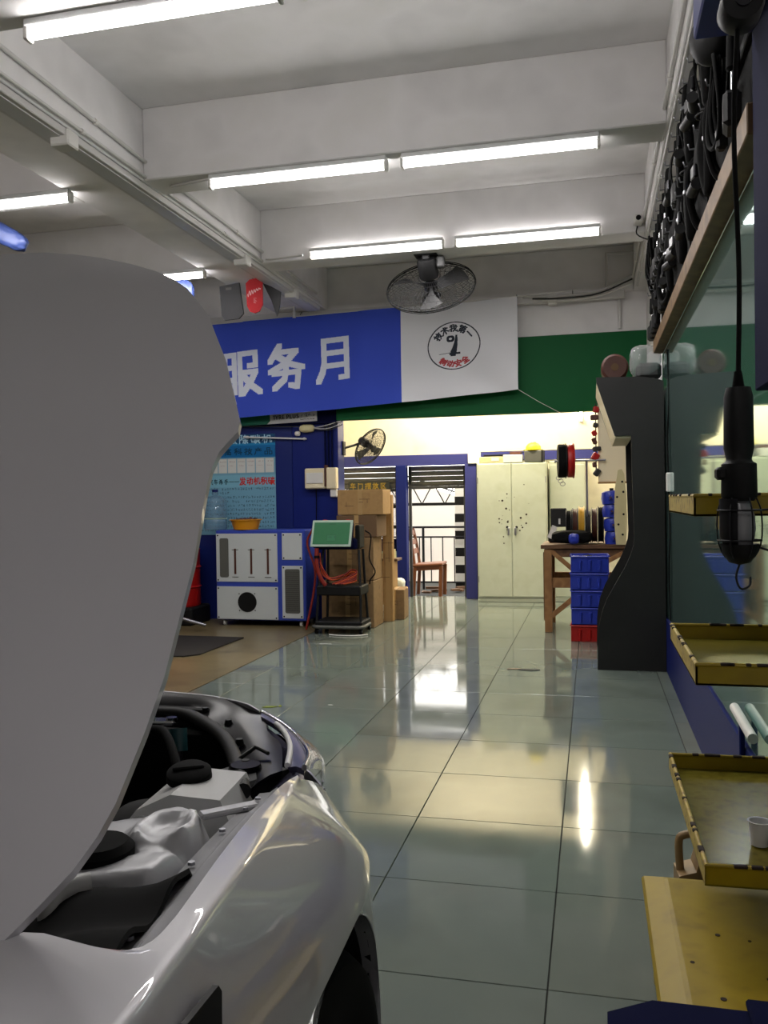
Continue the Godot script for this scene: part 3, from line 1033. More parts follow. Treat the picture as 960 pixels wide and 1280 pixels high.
func front_end(car: Node3D) -> void:
	# outline of the nose seen from above, from the middle to the fender tip
	var top := [Vector3(-1.23, 0.84, -2.165), Vector3(-1.10, 0.84, -2.15), Vector3(-0.95, 0.84, -2.108), Vector3(-0.80, 0.835, -1.995), Vector3(-0.722, 0.83, -1.921), Vector3(-0.647, 0.83, -1.818), Vector3(-0.578, 0.832, -1.69), Vector3(-0.538, 0.85, -1.56)]
	var bar := [Vector3(-1.23, 0.80, -2.07), Vector3(-1.115, 0.80, -2.068), Vector3(-1.03, 0.80, -2.06), Vector3(-0.949, 0.80, -1.995), Vector3(-0.839, 0.80, -1.872), Vector3(-0.737, 0.80, -1.704), Vector3(-0.649, 0.80, -1.532)]
	for s in [1.0, -1.0]:
		# glossy cover between the tube and the nose
		var rows := [[], [], [], []]
		for k in 25:
			var u := k / 24.0
			var a := spline(bar, u)
			var c := spline([top[0], top[1], top[2], top[3], Vector3(-0.735, 0.828, -1.87), Vector3(-0.665, 0.826, -1.77), Vector3(-0.60, 0.826, -1.60)], u)
			for r in 4:
				var f := r / 3.0
				var p := a.lerp(c, f)
				p.y += 0.008 * sin(PI * f)
				rows[r].append(side(p, s))
		var cover := part(car, "front_cover", MB.new().patch(rows, Vector3(0, 1, 0), 0.006), M.black_gloss)
		var tp := []
		for k in 25:
			tp.append(side(spline(bar, k / 24.0) + Vector3(0, 0.008, 0.012), s))
		part(cover, "cross_tube", MB.new().tube(tp, 0.016, 10), M.black_plastic)
		for q in [[-0.98, -2.06], [-0.87, -1.955], [-0.775, -1.80], [-0.70, -1.655]]:
			part(cover, "clip", MB.new().cyl(side(Vector3(q[0], 0.812, q[1]), s), side(Vector3(q[0], 0.826, q[1]), s), 0.011, 0.008, 10), M.black_plastic)
		# bumper skin
		var skin := []
		for r in 12:
			skin.append([])
		for k in 25:
			var u := k / 24.0
			var a := spline([top[0], top[1], top[2], top[3], Vector3(-0.79, 0.69, -2.10), Vector3(-0.70, 0.69, -2.03), Vector3(-0.64, 0.70, -1.93), Vector3(-0.592, 0.712, -1.84)], u)
			var d := Vector3(lerpf(0.0, 0.8, u), 0, lerpf(-1.0, -0.6, u)).normalized()
			for r in 12:
				var f := r / 11.0
				var p := a
				p.y = lerpf(a.y, 0.2, f)
				p += d * 0.09 * sin(PI * 0.62 * f)
				if u > 0.9:
					p = p.lerp(Vector3(-0.592 - 0.05 * f, p.y, -1.84 - 0.14 * f), (u - 0.9) * 10.0)
				skin[r].append(side(p, s))
		part(car, "bumper", MB.new().patch(skin, Vector3(0, 0.2, -1), 0.004), M.paint_car)
		headlamp(car, s)
	part(car, "grille", MB.new().box(Vector3(CX, 0.52, -2.245), Vector3(0.5, 0.16, 0.03), 0.01), M.black_plastic)


func headlamp(car: Node3D, s: float) -> void:
	var lineA := [Vector3(-0.785, 0.838, -1.955), Vector3(-0.70, 0.836, -1.86), Vector3(-0.632, 0.834, -1.735), Vector3(-0.585, 0.836, -1.59)]
	var lineB := [Vector3(-0.80, 0.834, -2.0), Vector3(-0.722, 0.83, -1.923), Vector3(-0.645, 0.83, -1.818), Vector3(-0.576, 0.832, -1.69), Vector3(-0.536, 0.848, -1.55)]
	var lineC := [Vector3(-0.83, 0.70, -2.09), Vector3(-0.745, 0.71, -2.05), Vector3(-0.672, 0.72, -1.985), Vector3(-0.62, 0.72, -1.90), Vector3(-0.584, 0.725, -1.80)]
	var lens := []
	for r in 9:
		lens.append([])
	var strip := [[], [], []]
	var edge := []
	var inedge := []
	for k in 25:
		var u := k / 24.0
		var a := spline(lineA, u)
		var b := spline(lineB, u)
		var c := spline(lineC, u)
		for r in 3:
			strip[r].append(side(a.lerp(b, r / 2.0) + Vector3(0, 0.004 if r == 1 else 0.0, 0), s))
		for r in 9:
			var f := r / 8.0
			var p := b.lerp(c, f)
			p += Vector3(0.6, 0.45, -0.6) * 0.028 * sin(PI * f)
			lens[r].append(side(p, s))
		edge.append(side(b + Vector3(0, 0.003, 0), s))
		inedge.append(side(a + Vector3(0, 0.004, 0), s))
	var h := part(car, "headlamp", MB.new().patch(strip, Vector3(0, 1, 0), 0.012), M.lilac)
	part(h, "lens", MB.new().patch(lens, Vector3(s * 0.6, 0.4, -0.6)), M.lens)
	part(h, "edge_trim", MB.new().tube(edge, 0.006, 8), M.chrome)
	part(h, "seam", MB.new().tube(inedge.slice(6), 0.006, 8), M.white_metal)
	var bowl := [[], [], [], []]
	for k in 25:
		var u := k / 24.0
		var b := spline(lineB, u) + Vector3(-0.015, -0.012, 0.02)
		var c := spline(lineC, u) + Vector3(-0.03, 0.012, 0.03)
		for r in 4:
			var p := b.lerp(c, r / 3.0)
			p += Vector3(-0.05, -0.01, 0.05) * sin(PI * r / 3.0)
			bowl[r].append(side(p, s))
	part(h, "reflector", MB.new().patch(bowl, Vector3(s * 0.6, 0.4, -0.6)), M.lilac)
	part(h, "projector", MB.new().lathe([Vector2(0, 0.03), Vector2(0.03, 0.024), Vector2(0.042, 0.008), Vector2(0.046, 0.0), Vector2(0.05, -0.03)], 16, Transform3D(MB.frame(Vector3(0.55 * s, 0.1, -0.8)), side(Vector3(-0.70, 0.765, -1.93), s))), M.chrome)
	# the dark housing behind the lamp
	var hb := MB.new()
	hb.box(side(Vector3(-0.675, 0.775, -1.625), s), Vector3(0.13, 0.08, 0.13), 0.012, Basis(Vector3.UP, -0.5 * s))
	part(h, "housing", hb, M.black_plastic)
	part(h, "housing_cap", MB.new().cyl(side(Vector3(-0.69, 0.815, -1.63), s), side(Vector3(-0.69, 0.825, -1.63), s), 0.035, 0.03, 18), M.black_gloss)
	part(h, "bracket", MB.new().tube([side(Vector3(-0.735, 0.812, -1.66), s), side(Vector3(-0.70, 0.836, -1.71), s), side(Vector3(-0.66, 0.834, -1.68), s)], 0.0045, 6), M.black_plastic)


func engine_bay(car: Node3D) -> void:
	# the dark tub
	var b := MB.new()
	b.box(Vector3(CX, 0.40, -1.32), Vector3(1.10, 0.03, 1.3))
	b.box(Vector3(CX, 0.62, -2.07), Vector3(0.6, 0.4, 0.03))
	part(car, "undertray", b, M.black_matte)
	part(car, "bulkhead", MB.new().box(Vector3(CX, 0.68, -0.66), Vector3(1.4, 0.50, 0.06), 0.01), M.black_matte)
	part(car, "radiator", MB.new().box(Vector3(CX, 0.60, -2.02), Vector3(0.74, 0.36, 0.05), 0.008), M.black_plastic)
	var en := part(car, "engine", MB.new().box(Vector3(-1.25, 0.62, -1.42), Vector3(0.50, 0.26, 0.55), 0.05), M.black_plastic)
	part(en, "engine_cover", MB.new().box(Vector3(-1.25, 0.77, -1.42), Vector3(0.44, 0.05, 0.46), 0.02), M.black_matte)
	# inner wing with its pressed strut tower
	for s in [1.0, -1.0]:
		var rows := []
		var sec := [Vector2(-0.040, -0.034), Vector2(-0.055, -0.045), Vector2(-0.075, -0.048), Vector2(-0.095, -0.075), Vector2(-0.115, -0.16), Vector2(-0.12, -0.42)]
		var line := [Vector3(-0.402, 0.950, -0.74), Vector3(-0.414, 0.944, -0.83), Vector3(-0.439, 0.932, -0.955), Vector3(-0.472, 0.912, -1.122), Vector3(-0.506, 0.886, -1.313), Vector3(-0.522, 0.869, -1.42), Vector3(-0.54, 0.855, -1.52)]
		for q in sec:
			var r := []
			for k in 25:
				var p := spline(line, k / 24.0)
				r.append(side(p + Vector3(q.x, q.y, 0), s))
			rows.append(r)
		var ap := part(car, "inner_wing", MB.new().patch(rows, Vector3(-s, 1, 0), 0.003), M.paint_inner)
		for k in 6:
			var p := spline(line, 0.12 + k * 0.15) + Vector3(-0.062, -0.042, 0)
			part(ap, "bolt", MB.new().cyl(side(p, s), side(p + Vector3(0, 0.004, 0), s), 0.0055, 0.005, 6), M.steel)
		# strut tower: a broad pressed dome with a raised frame
		var dome := []
		for i in 33:
			var r := []
			for j in 33:
				var u := i / 32.0
				var v := j / 32.0
				var p := Vector3(lerpf(-0.86, -0.535, u), 0.0, lerpf(-1.03, -1.42, v))
				p.x -= 0.03 * v
				var d := Vector2((u - 0.45) / 0.55, (v - 0.5) / 0.52)
				var hgt := 1.0 - smoothstep(0.55, 1.05, maxf(absf(d.x), absf(d.y)) * 0.55 + d.length() * 0.45)
				p.y = lerpf(0.60, 0.805, hgt)
				var e := Vector2((u - 0.62) / 0.2, (v - 0.62) / 0.22)
				p.y += 0.020 * (1.0 - smoothstep(0.7, 1.05, e.length())) - 0.020 * (1.0 - smoothstep(0.30, 0.75, e.length()))
				p.y -= 0.018 * (1.0 - smoothstep(0.0, 0.06, absf(v - 0.38 - 0.12 * u))) * hgt
				p.y += 0.03 * u * hgt
				r.append(side(p, s))
			dome.append(r)
		var tw := part(car, "strut_tower", MB.new().patch(dome, Vector3(0, 1, 0), 0.003), M.paint_inner)
		part(tw, "top_cap", MB.new().lathe([Vector2(0, 0.018), Vector2(0.045, 0.016), Vector2(0.055, 0.006), Vector2(0.056, -0.03)], 22, Transform3D(Basis(), side(Vector3(-0.745, 0.822, -1.18), s))), M.black_rubber)
		part(tw, "bolt", MB.new().cyl(side(Vector3(-0.765, 0.79, -1.345), s), side(Vector3(-0.765, 0.812, -1.345), s), 0.017, 0.014, 8), M.black_plastic)
		part(tw, "reinforcement", MB.new().box(side(Vector3(-0.60, 0.838, -1.345), s), Vector3(0.10, 0.010, 0.026), 0.003, Basis(Vector3.UP, 0.75 * s)), M.paint_inner)
	# expansion tank with its black cap
	var t := MB.new()
	t.prism([Vector2(-0.125, 0.0), Vector2(0.10, 0.0), Vector2(0.105, 0.07), Vector2(0.072, 0.148), Vector2(-0.02, 0.155), Vector2(-0.085, 0.125), Vector2(-0.125, 0.075)], 0.16, Transform3D(Basis(Vector3.UP, 0.10), Vector3(-0.735, 0.680, -1.565)))
	var tank := part(car, "expansion_tank", t, M.translucent_white)
	part(tank, "tank_seam", MB.new().box(Vector3(-0.735, 0.745, -1.500), Vector3(0.238, 0.008, 0.170), 0.003, Basis(Vector3.UP, 0.10)), M.translucent_white)
	var cap := part(tank, "cap", MB.new().lathe([Vector2(0, 0.014), Vector2(0.036, 0.013), Vector2(0.042, 0.008), Vector2(0.043, -0.006), Vector2(0.028, -0.008), Vector2(0.028, -0.05)], 24, Transform3D(Basis(Vector3(1, 0, -0.3).normalized(), 0.22), Vector3(-0.752, 0.838, -1.505))), M.black_rubber)
	cap.set_meta("label", "round black screw cap")
	part(tank, "cap_grip", MB.new().box(Vector3(-0.752, 0.853, -1.502), Vector3(0.06, 0.006, 0.010), 0.003, Basis(Vector3.UP, 0.5)), M.black_rubber)
	part(tank, "filler_stub", MB.new().cyl(Vector3(-0.735, 0.815, -1.45), Vector3(-0.74, 0.828, -1.465), 0.008, -1.0, 8), M.white_fluffy)
	# hoses and covers in the shade of the bonnet
	var hose := MB.new()
	hose.tube(curve([Vector3(-1.07, 0.80, -1.93), Vector3(-0.98, 0.82, -1.84), Vector3(-0.90, 0.78, -1.74), Vector3(-0.84, 0.70, -1.66)], 18), 0.010, 8)
	part(car, "thin_hose", hose, M.black_rubber)
	var st := part(car, "dipstick", MB.new().cyl(Vector3(-0.93, 0.62, -1.80), Vector3(-0.95, 0.79, -1.85), 0.011, -1.0, 10), M.dark_metal)
	part(st, "grip", MB.new().cyl(Vector3(-0.948, 0.775, -1.845), Vector3(-0.955, 0.825, -1.858), 0.021, -1.0, 14), mat("grip_teal", Color(0.10, 0.28, 0.30), 0.4))
	var cl := MB.new()
	cl.box(Vector3(-1.075, 0.805, -1.975), Vector3(0.10, 0.014, 0.045), 0.004, Basis(Vector3.UP, 0.2))
	cl.cyl(Vector3(-1.035, 0.805, -1.98), Vector3(-1.035, 0.818, -1.98), 0.014, -1.0, 10)
	cl.cyl(Vector3(-1.09, 0.805, -1.97), Vector3(-1.09, 0.822, -1.97), 0.016, -1.0, 10)
	part(car, "bonnet_latch", cl, M.chrome)
	var ac := MB.new()
	ac.lathe([Vector2(0, 0.19), Vector2(0.05, 0.185), Vector2(0.085, 0.16), Vector2(0.10, 0.11), Vector2(0.105, 0.0)], 18, Transform3D(Basis(), Vector3(-0.85, 0.58, -1.52)))
	part(car, "air_duct", ac, M.black_matte)
	var fold := []
	for i in 13:
		var r := []
		for j in 19:
			var u := i / 12.0
			var v := j / 18.0
			var p := Vector3(lerpf(-0.88, lerpf(-0.450, -0.50, v), u), 0.0, lerpf(-0.74, -1.14, v) + 0.10 * u * v)
			p.y = lerpf(0.80, 0.922, pow(u, 1.5)) - 0.10 * smoothstep(0.75, 1.0, v) + 0.012 * sin(u * 9.0 + v * 4.0) + 0.008 * sin(v * 14.0)
			r.append(p)
		fold.append(r)
	part(car, "scuttle_cover", MB.new().patch(fold, Vector3(0, 1, 0), 0.006), M.black_rubber)
	part(car, "battery_cover", MB.new().box(Vector3(-0.74, 0.70, -0.86), Vector3(0.20, 0.16, 0.16), 0.03), M.black_plastic)
	# white elbow of the washer filler
	var el := MB.new()
	el.tube(curve([Vector3(-0.615, 0.66, -0.86), Vector3(-0.630, 0.80, -0.89), Vector3(-0.640, 0.868, -0.91), Vector3(-0.634, 0.884, -0.925), Vector3(-0.606, 0.888, -0.945)], 16), 0.014, 14)
	var we := part(car, "washer_filler", el, M.translucent_white)
	part(we, "filler_rib", MB.new().tube([Vector3(-0.602, 0.67, -0.852), Vector3(-0.617, 0.80, -0.878), Vector3(-0.628, 0.84, -0.90)], 0.004, 6), M.translucent_white)


func curve(pts: Array, n: int) -> Array:
	var r := []
	for k in n:
		r.append(spline(pts, float(k) / (n - 1)))
	return r


func wheel(car: Node3D, s: float) -> void:
	var xf := Transform3D(Basis(Vector3(0, 0, -1), Vector3(s, 0, 0), Vector3(0, -s, 0)), side(Vector3(-0.49, 0.325, -1.22), s))
	var p := [Vector2(0.20, -0.10), Vector2(0.27, -0.107), Vector2(0.305, -0.10), Vector2(0.322, -0.075), Vector2(0.325, -0.04), Vector2(0.325, 0.04), Vector2(0.322, 0.075), Vector2(0.305, 0.10), Vector2(0.27, 0.107), Vector2(0.215, 0.095)]
	var ty := part(car, "tyre", MB.new().lathe(p, 48, xf), M.black_rubber)
	var rim := MB.new()
	rim.lathe([Vector2(0.215, -0.1), Vector2(0.20, -0.09), Vector2(0.19, 0.06), Vector2(0.205, 0.085), Vector2(0.217, 0.094)], 40, xf)
	for k in 5:
		var a := TAU * k / 5
		rim.box(xf * Vector3(cos(a) * 0.11, 0.06, sin(a) * 0.11), Vector3(0.20, 0.025, 0.055), 0.006, xf.basis * Basis(Vector3.UP, -a))
	rim.cyl(xf * Vector3(0, 0.03, 0), xf * Vector3(0, 0.075, 0), 0.05, -1.0, 18)
	part(ty, "rim", rim, M.steel)
	part(ty, "brake_disc", MB.new().cyl(xf * Vector3(0, -0.01, 0), xf * Vector3(0, 0.01, 0), 0.14, -1.0, 28), M.dark_metal)


func build_car() -> void:
	var car := thing("car", "silver car with its bonnet raised, cut off by the left edge of the photo", "car", Vector3.ZERO)
	bonnet(car)
	fender(car, 1.0)
	fender(car, -1.0)
	front_end(car)
	engine_bay(car)
	wheel(car, 1.0)
	wheel(car, -1.0)
	part(car, "floor_pan", MB.new().box(Vector3(CX, 0.26, -0.15), Vector3(1.60, 0.08, 1.45), 0.02), M.black_matte)
	part(car, "windscreen_cowl", MB.new().box(Vector3(CX, 0.955, -0.45), Vector3(1.34, 0.03, 0.32), 0.01), M.black_plastic)
	var ws := [[], []]
	for k in 13:
		var u := lerpf(-1.0, 1.0, k / 12.0)
		ws[0].append(Vector3(CX + u * 0.67, 0.965, -0.36 + 0.10 * u * u))
		ws[1].append(Vector3(CX + u * 0.56, 1.42, 0.36 + 0.08 * u * u))
	part(car, "windscreen", MB.new().patch(ws, Vector3(0, 1, -1), 0.005), M.black_gloss)


func rebase(o: Node3D, at: Vector3) -> void:
	for c in o.get_children():
		if c is Node3D:
			c.position -= at
	o.position = at


# ---------------------------------------------------------------- overhead: banner, fans, pipes, pennants
func build_banner() -> void:
	var t := thing("hanging_banner", "long blue and white cloth banner with big white characters hung across the bay", "banner", Vector3(-2.72, 2.33, -9.12))
	var rows := []
	for i in 29:
		var r := []
		var v := i / 28.0
		for j in 97:
			var u := j / 96.0
			var x := lerpf(-4.70, -0.735, u)
			var top := 3.375 + 0.087 * u - 0.03 * sin(PI * clampf((x + 1.985) / 1.25, 0, 1)) * 0.4
			var low := 2.285 + 0.21 * u - 0.02 * sin(PI * u)
			var z := 0.012 * sin(x * 5.0) * (1.0 - v * 0.3) + 0.006 * sin(x * 13.0 + v * 3.0)
			# slack folds run down from the right corner of the white end
			var d := (1.0 - u) * 3.96 * 0.9 + v * 1.0
			z += 0.030 * sin(d * 9.0) * smoothstep(0.62, 1.0, u) * (0.35 + 0.65 * v)
			r.append(Vector3(x + 2.72, lerpf(top, low, v) - 2.33, z))
		rows.append(r)
	part(t, "cloth", MB.new().patch(rows, Vector3(0, 0, 1), 0.002), M.banner)
	var rope := MB.new()
	rope.tube([Vector3(-2.0, 1.042, 0.0), Vector3(0.0, 1.09, 0.0), Vector3(1.985, 1.135, 0.0), Vector3(2.6, 1.16, 0.0)], 0.004, 6)
	part(t, "rope", rope, M.white_plastic)
	part(t, "guy_line", MB.new().tube([Vector3(1.985, 0.165, 0.0), Vector3(2.2, 0.03, -0.05), Vector3(2.44, -0.10, -0.14)], 0.003, 5), M.white_plastic)
	for x in [-1.9, -0.4, 0.72, 1.98, 2.55]:
		part(t, "tie", MB.new().cyl(Vector3(x, 1.06 + 0.023 * (x + 1.98), 0), Vector3(x, 1.135, -0.06), 0.004, -1.0, 6), M.dark_grey)


func cage_fan(root: Node3D, R: float, back_m: Material, wire_m: Material, blade_m: Material) -> void:
	# axis along local +y is the side that blows; the motor sits at -y
	var wires := MB.new()
	for q in [[1.0, 0.0], [0.985, 0.05], [0.985, -0.05]]:
		wires.ring(Vector3(0, q[1] * R, 0), Vector3.UP, R * q[0], 0.006 if q[1] == 0.0 else 0.004, 40, 6)
	part(root, "cage_rim", wires, back_m)
	var gr := MB.new()
	for k in 48:
		var a := TAU * k / 48
		var d := Vector3(cos(a), 0, sin(a))
		for sg in [1.0, -1.0]:
			gr.tube([d * R * 0.99 + Vector3(0, 0.02 * sg, 0) * R, d * R * 0.7 + Vector3(0, 0.19 * sg, 0) * R, d * R * 0.22 + Vector3(0, 0.25 * sg, 0) * R], 0.0016, 4)
	for q in [[0.85, 0.12], [0.7, 0.19], [0.55, 0.21], [0.4, 0.23], [0.25, 0.25]]:
		for sg in [1.0, -1.0]:
			gr.ring(Vector3(0, q[1] * R * sg, 0), Vector3.UP, R * q[0], 0.0018, 36, 4)
	var cage := part(root, "cage_wires", gr, wire_m)
	cage.set_meta("kind", "stuff")
	part(root, "front_badge", MB.new().lathe([Vector2(0, 0.275 * R), Vector2(0.16 * R, 0.27 * R), Vector2(0.2 * R, 0.24 * R)], 20), back_m)
	for k in 3:
		var rows := []
		for i in 7:
			var r := []
			for j in 9:
				var u := j / 8.0
				var f := i / 6.0 - 0.5
				var a := TAU * k / 3.0 + 0.5 + f * (0.50 + 0.10 * u) + 0.15 * u
				var rad := lerpf(0.14, 0.88, u) * R
				r.append(Vector3(cos(a) * rad, -f * 0.16 * R * (1.15 - u * 0.4), sin(a) * rad))
			rows.append(r)
		part(root, "blade", MB.new().patch(rows, Vector3.UP, 0.002), blade_m)
	part(root, "hub", MB.new().lathe([Vector2(0, 0.08 * R), Vector2(0.14 * R, 0.06 * R), Vector2(0.16 * R, -0.08 * R)], 18), back_m)
	part(root, "motor", MB.new().lathe([Vector2(0.16 * R, -0.24 * R), Vector2(0.215 * R, -0.27 * R), Vector2(0.22 * R, -0.62 * R), Vector2(0.18 * R, -0.72 * R), Vector2(0, -0.74 * R)], 22), back_m)


func build_fans() -> void:
	var a := thing("cage_fan", "big black cage fan tilted face down under the far cross beam between two tubes", "fan", Vector3(-1.375, 3.255, -7.62))
	cage_fan(a, 0.40, M.black_plastic, M.dark_metal, M.dark_grey)
	var turn := Basis(Vector3(0, 0, 1), 0.01) * Basis(Vector3(1, 0, 0), -2.36)
	for c in a.get_children():
		c.basis = turn
	part(a, "ceiling_bracket", MB.new().box(Vector3(0.0, 0.20, 0.20), Vector3(0.07, 0.05, 0.10), 0.01).box(Vector3(0.0, 0.220, 0.20), Vector3(0.2, 0.010, 0.14), 0.003), M.black_plastic)
	part(a, "pull_cord_box", MB.new().box(Vector3(0.12, 0.165, 0.17), Vector3(0.07, 0.10, 0.07), 0.012), M.dark_grey)
	var b := thing("cage_fan", "smaller grey fan turned sideways on the blue pillar in front of the bright wall", "fan", Vector3(-2.50, 1.985, -9.75))
	cage_fan(b, 0.235, M.dark_grey, M.dark_metal, M.grey_case)
	var t2 := MB.frame(Vector3(0.78, -0.52, 0.34))
	for c in b.get_children():
		c.basis = t2
	part(b, "wall_arm", MB.new().tube([Vector3(-0.09, 0.06, -0.03), Vector3(-0.18, 0.02, 0.05), Vector3(-0.28, -0.02, 0.17)], 0.014, 8), M.dark_grey)
	part(b, "wall_plate", MB.new().box(Vector3(-0.272, -0.02, 0.17), Vector3(0.02, 0.16, 0.09), 0.005), M.dark_grey)


func pipe(called: String, label: String, pts: Array, r: float, m: Material, clips := 0.0) -> Node3D:
	var t := thing(called, label, "conduit", pts[0])
	var loc := []
	for p in pts:
		loc.append(p - pts[0])
	part(t, "pipe", MB.new().tube(loc, r, 8), m)
	if clips > 0.0:
		for i in loc.size() - 1:
			var d: Vector3 = loc[i + 1] - loc[i]
			var n := int(d.length() / clips)
			for k in n:
				var p: Vector3 = loc[i] + d * ((k + 0.5) / n)
				part(t, "clip", MB.new().cyl(p - d.normalized() * 0.012, p + d.normalized() * 0.012, r + 0.006, -1.0, 10), M.white_plastic)
	return t


func build_pipes() -> void:
	pipe("conduit", "upper of the two thin conduits along the inner face of the long left beam", [Vector3(-2.82, 3.70, -1.0), Vector3(-2.82, 3.60, -5.1), Vector3(-2.82, 3.58, -7.2), Vector3(-2.82, 3.57, -8.8)], 0.012, M.conduit, 0.9)
	pipe("conduit", "lower thin conduit along the bottom corner of the long left beam", [Vector3(-2.822, 3.50, -1.0), Vector3(-2.822, 3.50, -8.9)], 0.010, M.conduit, 0.9)
	var t := thing("cable_trunking", "white cable trunking under the long left beam with a square junction box", "trunking", Vector3(-2.93, 3.477, -5.0))
	part(t, "channel", MB.new().box(Vector3(0, -0.022, -0.2), Vector3(0.16, 0.044, 7.6), 0.005), M.conduit)
	part(t, "lid_seam", MB.new().box(Vector3(0.0, -0.046, -0.2), Vector3(0.10, 0.006, 7.58), 0.002), M.white_metal)
	for z in [0.62, -1.95, -3.2]:
		part(t, "junction_box", MB.new().box(Vector3(0.04, -0.05, z), Vector3(0.12, 0.09, 0.11), 0.008), M.white_plastic)
	pipe("conduit", "thin conduit linking the left beam to the tube under the middle beam", [Vector3(-2.82, 3.53, -5.45), Vector3(-2.70, 3.47, -5.30), Vector3(-2.40, 3.462, -5.23)], 0.009, M.conduit)
	pipe("conduit", "thin conduit linking the left beam to the tube under the far beam", [Vector3(-2.82, 3.53, -7.3), Vector3(-2.70, 3.47, -7.12), Vector3(-2.38, 3.462, -7.05)], 0.009, M.conduit)
	var w := thing("cable_trunking", "white trunking along the last beam above the banner", "trunking", Vector3(-1.8, 3.444, -9.225))
	part(w, "channel", MB.new().box(Vector3(-0.3, -0.006, 0), Vector3(4.9, 0.08, 0.07), 0.006), M.conduit)
	part(w, "junction_box", MB.new().box(Vector3(1.42, -0.02, 0.02), Vector3(0.09, 0.11, 0.09), 0.008), M.white_plastic)
	pipe("conduit", "upright white pipe at the right end of the last beam", [Vector3(0.17, 3.48, -9.2), Vector3(0.17, 3.86, -9.2), Vector3(0.47, 3.85, -9.2)], 0.016, M.conduit)
	pipe("conduit", "hooked white pipe at the left end of the last beam beside the pennants", [Vector3(-3.13, 3.36, -8.95), Vector3(-3.13, 3.475, -8.95), Vector3(-3.28, 3.475, -8.95)], 0.02, M.conduit)
	for k in 3:
		pipe("cable", ["thick grey cable sagging along the last beam towards the right wall", "thin dark cable lying along the last beam trunking", "pale cable looped below the last beam"][k],
			curve([Vector3(-0.68 + 0.1 * k, 3.465 - 0.03 * k, -9.17 + 0.02 * k), Vector3(-0.3, 3.45 - 0.03 * k, -9.165 + 0.02 * k), Vector3(0.08, 3.47 - 0.03 * k, -9.16 + 0.02 * k), Vector3(0.42, 3.60 - 0.05 * k, -9.1 + 0.03 * k)], 14), 0.010 - 0.002 * k, [M.conduit, M.dark_grey, M.white_plastic][k])
	pipe("conduit", "long white pipe under the beam above the right wall", [Vector3(0.463, 3.466, -3.0), Vector3(0.463, 3.466, -9.0)], 0.012, M.conduit, 1.2)
	pipe("conduit", "second long white pipe higher on the beam above the right wall", [Vector3(0.425, 3.56, -3.0), Vector3(0.425, 3.56, -9.0)], 0.012, M.conduit, 1.2)
	pipe("conduit", "short pair of bent pipes under the last beam at the right wall", [Vector3(0.30, 3.44, -9.30), Vector3(0.30, 3.1, -9.30)], 0.018, M.conduit)
	var c := thing("security_camera", "small white security camera on the beam above the right wall", "camera", Vector3(0.41, 3.55, -7.2))
	part(c, "mount", MB.new().box(Vector3(0.012, 0.03, 0), Vector3(0.02, 0.07, 0.07), 0.004), M.white_plastic)
	part(c, "body", MB.new().box(Vector3(-0.03, 0.0, 0.03), Vector3(0.07, 0.06, 0.13), 0.012), M.white_plastic)
	part(c, "lens", MB.new().cyl(Vector3(-0.03, 0, 0.09), Vector3(-0.03, 0, 0.102), 0.02, -1.0, 16), M.black_gloss)
	part(c, "cable", MB.new().tube(curve([Vector3(-0.03, -0.02, -0.03), Vector3(-0.04, -0.10, 0.0), Vector3(0.03, -0.16, 0.05), Vector3(0.09, -0.17, 0.05)], 10), 0.005, 6), M.black_plastic)


func build_pennants() -> void:
	var hook := Vector3(0, 0.0, 0)
	var a := thing("cloth_bag", "black cloth bag hung under the left beam end, left of the red pennant", "bag", Vector3(-3.36, 3.47, -7.8), -4.0)
	part(a, "cloth", MB.new().prism([Vector2(-0.12, -0.02), Vector2(0.09, 0.0), Vector2(0.13, -0.30), Vector2(0.08, -0.345), Vector2(-0.07, -0.35), Vector2(-0.10, -0.31)], 0.02), M.silver_cloth)
	part(a, "label", MB.new().box(Vector3(-0.02, -0.05, 0.023), Vector3(0.06, 0.022, 0.004)), M.grey_case)
	var b := thing("pennant", "red rounded pennant with white script hung under the left beam end", "pennant", Vector3(-3.08, 3.48, -7.7), -6.0)
	part(b, "cloth", MB.new().prism([Vector2(-0.09, -0.045), Vector2(-0.05, -0.012), Vector2(0.085, 0.0), Vector2(0.085, -0.26), Vector2(0.05, -0.32), Vector2(0.0, -0.335), Vector2(-0.05, -0.315), Vector2(-0.08, -0.26)], 0.014), M.pennant)
	part(b, "loop", MB.new().ring(Vector3(0.0, 0.0, 0.007), Vector3(0, 0, 1), 0.018, 0.003, 14, 5), M.dark_grey)
	var c := thing("pennant", "black three-cornered pennant right of the red one under the left beam", "pennant", Vector3(-2.93, 3.44, -7.75), -6.0)
	part(c, "cloth", MB.new().prism([Vector2(-0.09, 0.0), Vector2(0.0, -0.04), Vector2(0.10, -0.10), Vector2(0.085, -0.24), Vector2(0.055, -0.33), Vector2(0.0, -0.17)], 0.012), M.silver_cloth)
	var d := thing("plastic_sheet", "blue plastic sheet bundle hung in the left bay beside the black bag", "plastic sheet", Vector3(-3.70, 3.465, -7.45))
	crumple(d, "sheet", Vector3(0.26, 0.34, 0.08), Vector3(0, -0.17, 0), M.blue_film, 5)
	part(d, "hanger", MB.new().cyl(Vector3(0, -0.02, 0), Vector3(0, 0.02, 0), 0.006, -1.0, 6), M.dark_grey)
	var e := thing("plastic_sheet", "blue plastic sheet roll hung high in the left bay above the raised bonnet", "plastic sheet", Vector3(-4.22, 3.49, -5.6))
	crumple(e, "sheet", Vector3(0.50, 0.16, 0.10), Vector3(0.0, -0.12, 0), M.blue_film, 8, Basis(Vector3(0, 0, 1), -0.5))
	part(e, "hanger", MB.new().cyl(Vector3(-0.1, -0.08, 0), Vector3(-0.1, 0.47, 0), 0.005, -1.0, 6), M.dark_grey)


